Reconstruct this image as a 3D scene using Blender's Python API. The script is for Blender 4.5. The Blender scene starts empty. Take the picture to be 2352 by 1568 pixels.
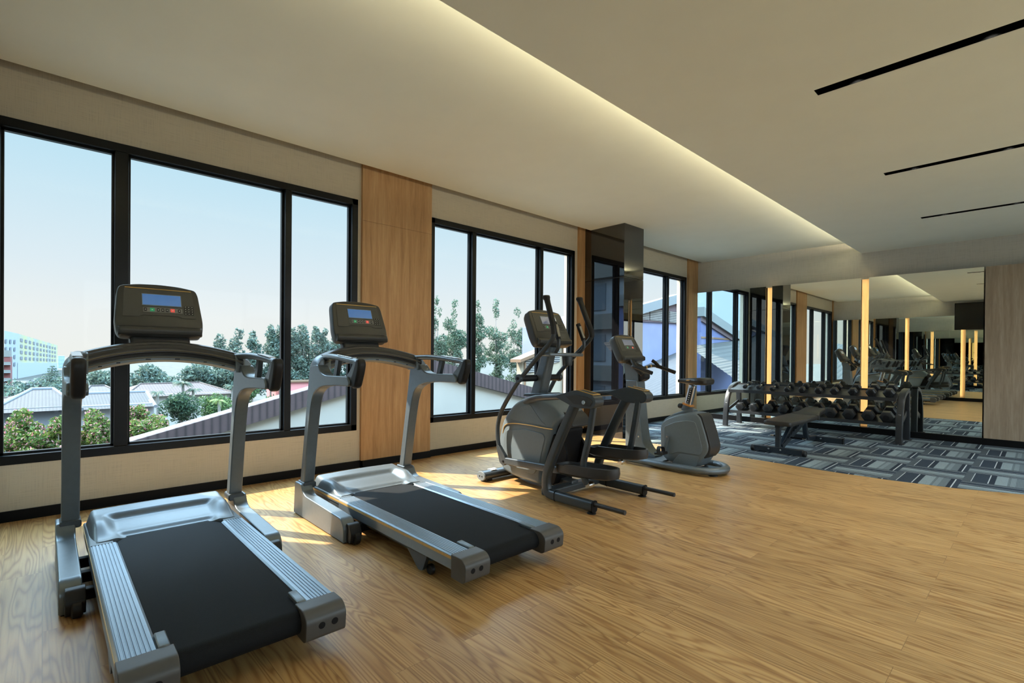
import bpy, bmesh, math, random
import numpy as np
from mathutils import Vector, Matrix

S = bpy.context.scene
COL = S.collection

# ------------------------------------------------------------------ camera
YAW, PITCH, ROLL = 0.8159, -0.0050, 0.0087
FPX, SHY = 1144.39, 40.96
cd = bpy.data.cameras.new('camera'); cam = bpy.data.objects.new('camera', cd); COL.objects.link(cam)
f = Vector((-math.sin(YAW)*math.cos(PITCH), math.cos(YAW)*math.cos(PITCH), math.sin(PITCH)))
r0 = Vector((math.cos(YAW), math.sin(YAW), 0)); u0 = r0.cross(f)
cr, sr = math.cos(ROLL), math.sin(ROLL)
rt = r0*cr + u0*sr; up = -sr*r0 + cr*u0
M = Matrix((rt, up, -f)).transposed().to_4x4(); M.translation = Vector((4.799, 0.0, 1.15))
cam.matrix_world = M
cd.sensor_fit = 'HORIZONTAL'; cd.sensor_width = 36.0
cd.lens = FPX/2352*36.0
cd.shift_y = SHY/2352
cd.clip_start = 0.02; cd.clip_end = 2000
S.camera = cam

# ------------------------------------------------------------------ view, world, sun
S.view_settings.view_transform = 'Standard'
S.view_settings.look = 'None'
S.view_settings.exposure = 0.08
S.view_settings.gamma = 1.0
S.view_settings.use_curve_mapping = False

SKY_SIDE_FILL, SKY_HIGH = 2.0, 14.0
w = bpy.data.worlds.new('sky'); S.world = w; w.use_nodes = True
nt = w.node_tree; nt.nodes.clear()
wo = nt.nodes.new('ShaderNodeOutputWorld'); bg = nt.nodes.new('ShaderNodeBackground')
tc = nt.nodes.new('ShaderNodeTexCoord'); sx = nt.nodes.new('ShaderNodeSeparateXYZ'); rp = nt.nodes.new('ShaderNodeValToRGB')
nt.links.new(tc.outputs['Generated'], sx.inputs[0]); nt.links.new(sx.outputs['Z'], rp.inputs[0])
nt.links.new(bg.outputs[0], wo.inputs[0])
els = rp.color_ramp.elements
els[0].position = 0.0; els[0].color = (0.90, 0.89, 0.86, 1)
els[1].position = 1.0; els[1].color = (0.30, 0.52, 0.80, 1)
for p, c in ((0.06, (0.88, 0.89, 0.89, 1)), (0.14, (0.76, 0.85, 0.92, 1)), (0.30, (0.55, 0.78, 0.92, 1)), (0.40, (0.60, 0.80, 0.95, 1))):
    e = els.new(p); e.color = c
# gain added to the unseen sky, overhead and opposite the sun, as room fill
def mth(op, a, b=None, c=None):
    n = nt.nodes.new('ShaderNodeMath'); n.operation = op
    for i, v in enumerate((a, b, c)):
        if v is None: continue
        if isinstance(v, (int, float)): n.inputs[i].default_value = v
        else: nt.links.new(v, n.inputs[i])
    return n.outputs[0]
def smooth(v, lo, hi):
    n = nt.nodes.new('ShaderNodeMapRange'); n.interpolation_type = 'SMOOTHSTEP'
    n.inputs[1].default_value = lo; n.inputs[2].default_value = hi; nt.links.new(v, n.inputs[0]); return n.outputs[0]
gain = mth('ADD', mth('MULTIPLY_ADD', smooth(sx.outputs['X'], 0.05, 0.6), SKY_SIDE_FILL, 1.0), mth('MULTIPLY', smooth(sx.outputs['Z'], 0.36, 0.62), SKY_HIGH))
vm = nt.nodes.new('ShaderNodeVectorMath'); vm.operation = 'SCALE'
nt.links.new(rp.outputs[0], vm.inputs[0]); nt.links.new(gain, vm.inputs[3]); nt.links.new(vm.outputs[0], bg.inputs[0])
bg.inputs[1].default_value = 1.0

SUN_DIR = Vector((1.0, 0.76, -1.35)).normalized()
sl = bpy.data.lights.new('sun', 'SUN'); sl.energy = 13.5; sl.color = (1.0, 0.87, 0.72); sl.angle = 0.009
so = bpy.data.objects.new('sun', sl); COL.objects.link(so)
so.rotation_euler = SUN_DIR.to_track_quat('-Z', 'Y').to_euler(); so.location = (-20, -15, 30)

def area(name, loc, direction, sxx, syy, energy, color=(1, 1, 1), spread=math.pi, xaxis=None):
    l = bpy.data.lights.new(name, 'AREA'); l.shape = 'RECTANGLE'; l.size = sxx; l.size_y = syy
    l.energy = energy; l.color = color; l.spread = spread
    o = bpy.data.objects.new(name, l); COL.objects.link(o)
    z = -Vector(direction).normalized()
    x = Vector(xaxis).normalized() if xaxis else Vector((0, 1, 0))
    x = (x - z*x.dot(z)).normalized(); y = z.cross(x)
    mm = Matrix((x, y, z)).transposed().to_4x4(); mm.translation = Vector(loc); o.matrix_world = mm
    return o

WARM = (1.0, 0.90, 0.62)
# concealed strip in the ceiling cove
area('cove_strip_lamp', (2.935, 4.60, 2.935), (-1, 0, 0.12), 9.4, 0.05, 80, WARM)
# strips hidden behind the mirror edges beside the two wood fins, and behind those of the rear wall
for xl, yy, dy in ((1.404, 9.455, 1), (1.526, 9.455, 1), (2.828, 9.455, 1), (2.947, 9.455, 1)):
    sgn = 1 if xl in (1.404, 2.828) else -1
    area('fin_strip_lamp', (xl, yy, 1.28), (sgn, 0.55, 0), 2.30, 0.02, 1.7, (1.0, 0.76, 0.42), xaxis=(0, 0, 1))
for xl in (1.945, 3.205):
    area('rear_fin_strip_lamp', (xl, -0.30, 1.28), (1, -0.55, 0), 2.30, 0.02, 2.8, (1.0, 0.74, 0.40), xaxis=(0, 0, 1))
# deep set downlights inside the black ceiling slots
for yy in (1.57, 3.617, 5.655, 7.70):
    for xx in (4.0, 4.6):
        sp = bpy.data.lights.new('slot_downlight', 'SPOT'); sp.energy = 42 if yy > 2 else 14; sp.color = (1.0, 0.96, 0.86)
        sp.spot_size = 1.85; sp.spot_blend = 0.7; sp.shadow_soft_size = 0.035
        o = bpy.data.objects.new('slot_downlight', sp); COL.objects.link(o); o.location = (xx, yy, 2.90)

# ------------------------------------------------------------------ materials
def new_mat(name):
    m = bpy.data.materials.new(name); m.use_nodes = True
    nt = m.node_tree; b = nt.nodes['Principled BSDF']
    return m, nt, b
def L(nt, a, b): nt.links.new(a, b)
def N(nt, t, **kw):
    n = nt.nodes.new(t)
    for k, v in kw.items():
        if k in n.inputs: n.inputs[k].default_value = v
        else: setattr(n, k, v)
    return n
def ramp(nt, fac, stops, interp='LINEAR'):
    n = nt.nodes.new('ShaderNodeValToRGB'); n.color_ramp.interpolation = interp
    e = n.color_ramp.elements
    e[0].position = stops[0][0]; e[0].color = (*stops[0][1], 1)
    e[1].position = stops[-1][0]; e[1].color = (*stops[-1][1], 1)
    for p, c in stops[1:-1]:
        q = e.new(p); q.color = (*c, 1)
    L(nt, fac, n.inputs[0]); return n
def plain(name, col, rough=0.5, metal=0.0, spec=0.5, coat=0.0, noise=0.06, nscale=40.0, bump=0.0, emit=None, estr=0.0):
    m, nt, b = new_mat(name)
    tc = N(nt, 'ShaderNodeTexCoord'); nz = N(nt, 'ShaderNodeTexNoise'); nz.inputs['Scale'].default_value = nscale
    nz.inputs['Detail'].default_value = 3
    L(nt, tc.outputs['Object'], nz.inputs['Vector'])
    a = tuple(max(0, c*(1-noise)) for c in col); d = tuple(min(1, c*(1+noise)) for c in col)
    rr = ramp(nt, nz.outputs['Fac'], [(0.3, a), (0.7, d)])
    L(nt, rr.outputs[0], b.inputs['Base Color'])
    b.inputs['Roughness'].default_value = rough; b.inputs['Metallic'].default_value = metal
    b.inputs['Specular IOR Level'].default_value = spec; b.inputs['Coat Weight'].default_value = coat
    if bump:
        bp = N(nt, 'ShaderNodeBump'); bp.inputs['Strength'].default_value = bump; bp.inputs['Distance'].default_value = 0.002
        L(nt, nz.outputs['Fac'], bp.inputs['Height']); L(nt, bp.outputs[0], b.inputs['Normal'])
    if emit:
        b.inputs['Emission Color'].default_value = (*emit, 1); b.inputs['Emission Strength'].default_value = estr
    return m

def wood_panel_mat(name, light, mid, dark, axis='Z', scale=1.0):
    m, nt, b = new_mat(name)
    tc = N(nt, 'ShaderNodeTexCoord'); mp = N(nt, 'ShaderNodeMapping')
    L(nt, tc.outputs['Object'], mp.inputs[0])
    mp.inputs['Scale'].default_value = {'Z': (9*scale, 9*scale, 0.55*scale), 'X': (0.5*scale, 9*scale, 9*scale)}[axis]
    n1 = N(nt, 'ShaderNodeTexNoise', Scale=2.2, Detail=6.0, Roughness=0.62, Distortion=0.5)
    n2 = N(nt, 'ShaderNodeTexNoise', Scale=14.0, Detail=4.0, Roughness=0.7)
    L(nt, mp.outputs[0], n1.inputs['Vector']); L(nt, mp.outputs[0], n2.inputs['Vector'])
    r1 = ramp(nt, n1.outputs['Fac'], [(0.30, dark), (0.5, mid), (0.72, light)])
    r2 = ramp(nt, n2.outputs['Fac'], [(0.35, (0.82, 0.80, 0.78)), (0.65, (1, 1, 1))])
    mx = N(nt, 'ShaderNodeMix', data_type='RGBA', blend_type='MULTIPLY'); mx.inputs[0].default_value = 0.8
    L(nt, r1.outputs[0], mx.inputs[6]); L(nt, r2.outputs[0], mx.inputs[7])
    L(nt, mx.outputs[2], b.inputs['Base Color']); b.inputs['Roughness'].default_value = 0.5
    return m

def floor_mat():
    m, nt, b = new_mat('wood_plank_floor')
    tc = N(nt, 'ShaderNodeTexCoord')
    br = N(nt, 'ShaderNodeTexBrick'); br.offset = 0.37; br.offset_frequency = 2; br.squash = 1.0
    br.inputs['Scale'].default_value = 1.0; br.inputs['Brick Width'].default_value = 1.22; br.inputs['Row Height'].default_value = 0.155
    br.inputs['Mortar Size'].default_value = 0.0012; br.inputs['Mortar Smooth'].default_value = 0.3; br.inputs['Bias'].default_value = 0.0
    br.inputs['Color1'].default_value = (0, 0, 0, 1); br.inputs['Color2'].default_value = (1, 1, 1, 1); br.inputs['Mortar'].default_value = (0.5, 0.5, 0.5, 1)
    L(nt, tc.outputs['Object'], br.inputs['Vector'])
    # per plank shift of the grain
    sep = N(nt, 'ShaderNodeSeparateColor'); L(nt, br.outputs['Color'], sep.inputs[0])
    mul = N(nt, 'ShaderNodeMath', operation='MULTIPLY'); mul.inputs[1].default_value = 23.0; L(nt, sep.outputs[0], mul.inputs[0])
    cmb = N(nt, 'ShaderNodeCombineXYZ'); L(nt, mul.outputs[0], cmb.inputs[0]); L(nt, mul.outputs[0], cmb.inputs[2])
    add = N(nt, 'ShaderNodeVectorMath', operation='ADD'); L(nt, tc.outputs['Object'], add.inputs[0]); L(nt, cmb.outputs[0], add.inputs[1])
    mp = N(nt, 'ShaderNodeMapping'); mp.inputs['Scale'].default_value = (0.62, 6.5, 1.0); L(nt, add.outputs[0], mp.inputs[0])
    n1 = N(nt, 'ShaderNodeTexNoise', Scale=1.15, Detail=1.6, Roughness=0.45, Distortion=0.35); L(nt, mp.outputs[0], n1.inputs['Vector'])
    # rings: contour lines of the noise give cathedral grain
    m1 = N(nt, 'ShaderNodeMath', operation='MULTIPLY'); m1.inputs[1].default_value = 120.0; L(nt, n1.outputs['Fac'], m1.inputs[0])
    sn = N(nt, 'ShaderNodeMath', operation='SINE'); L(nt, m1.outputs[0], sn.inputs[0])
    mr = N(nt, 'ShaderNodeMapRange'); mr.inputs[1].default_value = -1; mr.inputs[2].default_value = 1; L(nt, sn.outputs[0], mr.inputs[0])
    mp2 = N(nt, 'ShaderNodeMapping'); mp2.inputs['Scale'].default_value = (1.1, 36.0, 1.0); L(nt, add.outputs[0], mp2.inputs[0])
    n2 = N(nt, 'ShaderNodeTexNoise', Scale=2.0, Detail=5.0, Roughness=0.65); L(nt, mp2.outputs[0], n2.inputs['Vector'])
    r1 = ramp(nt, mr.outputs[0], [(0.0, (0.360, 0.185, 0.062)), (0.22, (0.450, 0.255, 0.092)), (0.70, (0.520, 0.312, 0.120)), (1.0, (0.540, 0.330, 0.132))])
    r2 = ramp(nt, n2.outputs['Fac'], [(0.30, (0.62, 0.56, 0.50)), (0.46, (0.93, 0.91, 0.89)), (0.75, (1.10, 1.10, 1.10))])
    mx = N(nt, 'ShaderNodeMix', data_type='RGBA', blend_type='MULTIPLY'); mx.inputs[0].default_value = 0.85
    L(nt, r1.outputs[0], mx.inputs[6]); L(nt, r2.outputs[0], mx.inputs[7])
    r3 = ramp(nt, sep.outputs[0], [(0.0, (0.86, 0.84, 0.82)), (1.0, (1.10, 1.10, 1.10))])
    mx2 = N(nt, 'ShaderNodeMix', data_type='RGBA', blend_type='MULTIPLY'); mx2.inputs[0].default_value = 1.0
    L(nt, mx.outputs[2], mx2.inputs[6]); L(nt, r3.outputs[0], mx2.inputs[7])
    mx3 = N(nt, 'ShaderNodeMix', data_type='RGBA', blend_type='MIX'); mx3.inputs[7].default_value = (0.16, 0.085, 0.035, 1)
    fm = N(nt, 'ShaderNodeMath', operation='MULTIPLY'); fm.inputs[1].default_value = 0.6; L(nt, br.outputs['Fac'], fm.inputs[0])
    L(nt, fm.outputs[0], mx3.inputs[0]); L(nt, mx2.outputs[2], mx3.inputs[6])
    L(nt, mx3.outputs[2], b.inputs['Base Color'])
    b.inputs['Roughness'].default_value = 0.36; b.inputs['Specular IOR Level'].default_value = 0.5
    bp = N(nt, 'ShaderNodeBump'); bp.inputs['Strength'].default_value = 0.05; bp.inputs['Distance'].default_value = 0.002
    L(nt, n2.outputs['Fac'], bp.inputs['Height']); L(nt, bp.outputs[0], b.inputs['Normal'])
    return m

def carpet_mat():
    """half-metre striped carpet tiles laid quarter turned"""
    m, nt, b = new_mat('striped_carpet_tiles')
    T = 0.4935
    tc = N(nt, 'ShaderNodeTexCoord'); sp = N(nt, 'ShaderNodeSeparateXYZ'); L(nt, tc.outputs['Object'], sp.inputs[0])
    def math_(op, a, bb=None):
        n = N(nt, 'ShaderNodeMath', operation=op)
        for i, v in enumerate((a, bb)):
            if v is None: continue
            if isinstance(v, (int, float)): n.inputs[i].default_value = v
            else: L(nt, v, n.inputs[i])
        return n.outputs[0]
    u = math_('DIVIDE', math_('SUBTRACT', sp.outputs['X'], 4.285 - 20*T), T)
    v = math_('DIVIDE', math_('SUBTRACT', sp.outputs['Y'], 7.432 - 20*T), T)
    fu, fv = math_('FLOOR', u), math_('FLOOR', v)
    par = math_('MODULO', math_('ADD', fu, fv), 2.0)       # 0: stripes across, 1: stripes along
    lu = math_('FRACT', u); lv = math_('SUBTRACT', 1.0, math_('FRACT', v))
    t = math_('ADD', math_('MULTIPLY', lu, math_('SUBTRACT', 1.0, par)), math_('MULTIPLY', lv, par))
    D, D2, G, LT, LT2, W = (0.020, 0.029, 0.042), (0.030, 0.043, 0.060), (0.085, 0.105, 0.118), (0.215, 0.265, 0.280), (0.15, 0.185, 0.20), (0.46, 0.50, 0.52)
    stops = [(0.0, G), (0.118, W), (0.132, D2), (0.355, W), (0.370, D), (0.45, LT), (0.62, LT2), (0.66, LT), (0.73, LT2), (0.84, D), (0.905, W), (0.924, D2), (1.0, D2)]
    base = ramp(nt, t, stops, 'CONSTANT')
    # fine ribbing in the grey blocks
    rib = N(nt, 'ShaderNodeMath', operation='SINE'); L(nt, math_('MULTIPLY', t, 2*math.pi*52), rib.inputs[0])
    mk = ramp(nt, t, [(0.0, (1, 1, 1)), (0.118, (0, 0, 0)), (0.62, (0.7, 0.7, 0.7)), (0.84, (0, 0, 0)), (1.0, (0, 0, 0))], 'CONSTANT')
    rb = math_('MULTIPLY', math_('MULTIPLY', math_('GREATER_THAN', rib.outputs[0], 0.15), mk.outputs[0]), 0.62)
    mx = N(nt, 'ShaderNodeMix', data_type='RGBA', blend_type='MIX'); mx.inputs[7].default_value = (*D, 1)
    L(nt, rb, mx.inputs[0]); L(nt, base.outputs[0], mx.inputs[6])
    nz = N(nt, 'ShaderNodeTexNoise', Scale=260.0, Detail=2.0); L(nt, tc.outputs['Object'], nz.inputs['Vector'])
    rn = ramp(nt, nz.outputs['Fac'], [(0.3, (0.72, 0.72, 0.72)), (0.7, (1.2, 1.2, 1.2))])
    m2 = N(nt, 'ShaderNodeMix', data_type='RGBA', blend_type='MULTIPLY'); m2.inputs[0].default_value = 1.0
    L(nt, mx.outputs[2], m2.inputs[6]); L(nt, rn.outputs[0], m2.inputs[7])
    L(nt, m2.outputs[2], b.inputs['Base Color'])
    b.inputs['Roughness'].default_value = 0.95; b.inputs['Specular IOR Level'].default_value = 0.15
    bp = N(nt, 'ShaderNodeBump'); bp.inputs['Strength'].default_value = 0.4; bp.inputs['Distance'].default_value = 0.003
    L(nt, nz.outputs['Fac'], bp.inputs['Height']); L(nt, bp.outputs[0], b.inputs['Normal'])
    return m

def linen_mat(name, col):
    m, nt, b = new_mat(name)
    tc = N(nt, 'ShaderNodeTexCoord')
    outs = []
    for sc in ((6, 6, 220), (220, 220, 6)):
        mp = N(nt, 'ShaderNodeMapping'); mp.inputs['Scale'].default_value = sc; L(nt, tc.outputs['Object'], mp.inputs[0])
        nz = N(nt, 'ShaderNodeTexNoise', Scale=1.0, Detail=2.0); L(nt, mp.outputs[0], nz.inputs['Vector']); outs.append(nz.outputs['Fac'])
    ad = N(nt, 'ShaderNodeMath', operation='ADD'); L(nt, outs[0], ad.inputs[0]); L(nt, outs[1], ad.inputs[1])
    r = ramp(nt, ad.outputs[0], [(0.75, tuple(c*0.86 for c in col)), (1.0, col)])
    hf = N(nt, 'ShaderNodeMath', operation='MULTIPLY'); hf.inputs[1].default_value = 1.0; L(nt, ad.outputs[0], hf.inputs[0])
    L(nt, hf.outputs[0], r.inputs[0])
    L(nt, r.outputs[0], b.inputs['Base Color']); b.inputs['Roughness'].default_value = 0.85; b.inputs['Specular IOR Level'].default_value = 0.2
    return m

def glass_pane_mat():
    m = bpy.data.materials.new('clear_glazing'); m.use_nodes = True; nt = m.node_tree; nt.nodes.clear()
    o = nt.nodes.new('ShaderNodeOutputMaterial'); t = nt.nodes.new('ShaderNodeBsdfTransparent'); g = nt.nodes.new('ShaderNodeBsdfGlossy')
    t.inputs[0].default_value = (0.955, 0.975, 0.97, 1); g.inputs['Roughness'].default_value = 0.0
    lw = nt.nodes.new('ShaderNodeLayerWeight'); lw.inputs[0].default_value = 0.5
    pw = N(nt, 'ShaderNodeMath', operation='POWER'); pw.inputs[1].default_value = 5.0; L(nt, lw.outputs['Facing'], pw.inputs[0])
    sc = N(nt, 'ShaderNodeMath', operation='MULTIPLY_ADD'); sc.inputs[1].default_value = 0.35; sc.inputs[2].default_value = 0.004
    mx = nt.nodes.new('ShaderNodeMixShader')
    L(nt, pw.outputs[0], sc.inputs[0]); L(nt, sc.outputs[0], mx.inputs[0]); L(nt, t.outputs[0], mx.inputs[1]); L(nt, g.outputs[0], mx.inputs[2]); L(nt, mx.outputs[0], o.inputs[0])
    return m
def mirror_mat():
    m = bpy.data.materials.new('mirror_silver'); m.use_nodes = True; nt = m.node_tree; nt.nodes.clear()
    o = nt.nodes.new('ShaderNodeOutputMaterial'); g = nt.nodes.new('ShaderNodeBsdfGlossy')
    g.inputs[0].default_value = (0.83, 0.89, 0.85, 1); g.inputs['Roughness'].default_value = 0.0
    L(nt, g.outputs[0], o.inputs[0]); return m
def black_glass_mat():
    m = bpy.data.materials.new('black_glass_cladding'); m.use_nodes = True; nt = m.node_tree; b = nt.nodes['Principled BSDF']
    b.inputs['Base Color'].default_value = (0.006, 0.006, 0.007, 1); b.inputs['Roughness'].default_value = 0.015
    b.inputs['IOR'].default_value = 2.0; b.inputs['Specular IOR Level'].default_value = 0.5
    return m

def leaf_mat(name, c1, c2, c3, trans=0.3, rough=0.6):
    m = bpy.data.materials.new(name); m.use_nodes = True; nt = m.node_tree; nt.nodes.clear()
    o = nt.nodes.new('ShaderNodeOutputMaterial'); d = nt.nodes.new('ShaderNodeBsdfPrincipled'); t = nt.nodes.new('ShaderNodeBsdfTranslucent')
    ge = nt.nodes.new('ShaderNodeNewGeometry')
    r = ramp(nt, ge.outputs['Random Per Island'], [(0.0, c1), (0.5, c2), (1.0, c3)])
    d.inputs['Roughness'].default_value = rough; d.inputs['Specular IOR Level'].default_value = 0.3
    mx = nt.nodes.new('ShaderNodeMixShader'); mx.inputs[0].default_value = trans
    L(nt, r.outputs[0], d.inputs['Base Color']); L(nt, r.outputs[0], t.inputs[0])
    L(nt, d.outputs[0], mx.inputs[1]); L(nt, t.outputs[0], mx.inputs[2]); L(nt, mx.outputs[0], o.inputs[0])
    return m

def stripe_mat(name, cols, axis, period, rough=0.7, bump=0.4, vec='Object', noise=0.15, metal=0.0):
    """corrugation or boarding: a repeating profile along one object axis"""
    m, nt, b = new_mat(name)
    tc = N(nt, 'ShaderNodeTexCoord'); sp = N(nt, 'ShaderNodeSeparateXYZ'); L(nt, tc.outputs[vec], sp.inputs[0])
    mu = N(nt, 'ShaderNodeMath', operation='DIVIDE'); mu.inputs[1].default_value = period; L(nt, sp.outputs[axis], mu.inputs[0])
    fr = N(nt, 'ShaderNodeMath', operation='FRACT'); L(nt, mu.outputs[0], fr.inputs[0])
    n = len(cols); st = [(i/(n-1), c) for i, c in enumerate(cols)]
    r = ramp(nt, fr.outputs[0], st)
    nz = N(nt, 'ShaderNodeTexNoise', Scale=3.0, Detail=5.0); L(nt, tc.outputs[vec], nz.inputs['Vector'])
    rn = ramp(nt, nz.outputs['Fac'], [(0.3, (1-noise,)*3), (0.7, (1+noise,)*3)])
    mx = N(nt, 'ShaderNodeMix', data_type='RGBA', blend_type='MULTIPLY'); mx.inputs[0].default_value = 1.0
    L(nt, r.outputs[0], mx.inputs[6]); L(nt, rn.outputs[0], mx.inputs[7]); L(nt, mx.outputs[2], b.inputs['Base Color'])
    b.inputs['Roughness'].default_value = rough; b.inputs['Metallic'].default_value = metal
    return m

MT = {}
MT['ceiling'] = plain('painted_ceiling', (0.82, 0.83, 0.74), 0.9, noise=0.015, nscale=3, spec=0.2)
MT['linen'] = linen_mat('cream_linen_wallpaper', (0.56, 0.50, 0.40))
MT['linen_grey'] = linen_mat('grey_linen_wallpaper', (0.56, 0.53, 0.47))
MT['wood'] = wood_panel_mat('oak_veneer', (0.60, 0.38, 0.19), (0.50, 0.29, 0.130), (0.38, 0.205, 0.085))
MT['wood_grey'] = wood_panel_mat('grey_oak_veneer', (0.46, 0.37, 0.27), (0.37, 0.285, 0.20), (0.28, 0.205, 0.14))
MT['wood_fin'] = wood_panel_mat('pale_oak_fin', (0.66, 0.48, 0.28), (0.60, 0.42, 0.23), (0.52, 0.35, 0.18))
MT['floor'] = floor_mat()
MT['carpet'] = carpet_mat()
MT['frame'] = plain('black_aluminium', (0.004, 0.005, 0.006), 0.30, spec=0.25)
MT['base'] = plain('black_skirting', (0.003, 0.003, 0.0035), 0.5, spec=0.2)
MT['glass'] = glass_pane_mat()
MT['mirror'] = mirror_mat()
MT['blackglass'] = black_glass_mat()
MT['black'] = plain('matt_black', (0.004, 0.004, 0.005), 0.55, spec=0.25)
MT['slot'] = plain('slot_black', (0.002, 0.002, 0.002), 0.9, spec=0.05)
MT['gun'] = plain('gunmetal_paint', (0.145, 0.172, 0.190), 0.36, metal=0.45, noise=0.04)
MT['gun2'] = plain('charcoal_paint', (0.062, 0.074, 0.084), 0.34, metal=0.4, noise=0.04)
MT['shroud'] = plain('grey_plastic_shroud', (0.140, 0.172, 0.192), 0.42, noise=0.03)
MT['shroud_dk'] = plain('dark_plastic_shroud', (0.030, 0.031, 0.033), 0.45, noise=0.03)
MT['plastic'] = plain('console_plastic', (0.040, 0.040, 0.037), 0.42, noise=0.03)
MT['face'] = plain('console_face', (0.050, 0.050, 0.046), 0.5, noise=0.05, nscale=90)
MT['rubber'] = plain('black_rubber', (0.010, 0.010, 0.011), 0.5, spec=0.4)
MT['belt'] = plain('running_belt', (0.0095, 0.0105, 0.0115), 0.8, spec=0.2, noise=0.25, nscale=400, bump=0.3)
MT['alu'] = plain('ribbed_aluminium', (0.25, 0.30, 0.345), 0.38, metal=0.75, noise=0.03)
MT['hood'] = plain('silver_grey_hood', (0.125, 0.147, 0.160), 0.42, metal=0.35, noise=0.03)
MT['cap'] = plain('end_cap_plastic', (0.072, 0.070, 0.066), 0.42, noise=0.03)
MT['gold'] = plain('gold_stripe', (0.58, 0.36, 0.11), 0.35, metal=0.3)
MT['orange'] = plain('orange_collar', (0.62, 0.25, 0.05), 0.45)
MT['chrome'] = plain('chrome', (0.62, 0.63, 0.64), 0.16, metal=1.0, noise=0.02)
MT['screen'] = plain('blue_display', (0.02, 0.06, 0.16), 0.12, emit=(0.035, 0.13, 0.34), estr=0.75)
MT['screen_off'] = plain('grey_display', (0.10, 0.11, 0.16), 0.12, emit=(0.10, 0.12, 0.19), estr=0.5)
MT['green'] = plain('green_button', (0.01, 0.22, 0.10), 0.5, emit=(0.01, 0.30, 0.12), estr=0.5)
MT['red'] = plain('red_button', (0.55, 0.05, 0.04), 0.5, emit=(0.75, 0.08, 0.06), estr=0.6)
MT['key'] = plain('black_key', (0.006, 0.006, 0.007), 0.5)
MT['keyframe'] = plain('grey_key_frame', (0.16, 0.16, 0.155), 0.5)
MT['white'] = plain('white_marking', (0.80, 0.82, 0.82), 0.5)
MT['sticker'] = plain('white_sticker', (0.85, 0.87, 0.88), 0.4)
MT['hexrub'] = plain('hex_rubber', (0.020, 0.022, 0.025), 0.33, noise=0.08)
MT['rack'] = plain('rack_paint', (0.032, 0.036, 0.041), 0.36, metal=0.3)
MT['pad'] = plain('black_vinyl', (0.020, 0.019, 0.018), 0.40, bump=0.15, nscale=300)
MT['bench'] = plain('bench_paint', (0.024, 0.033, 0.044), 0.36, metal=0.3)
MT['letter'] = plain('silver_lettering', (0.36, 0.37, 0.38), 0.5)
MT['led'] = plain('tv_screen', (0.004, 0.004, 0.005), 0.15)

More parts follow.
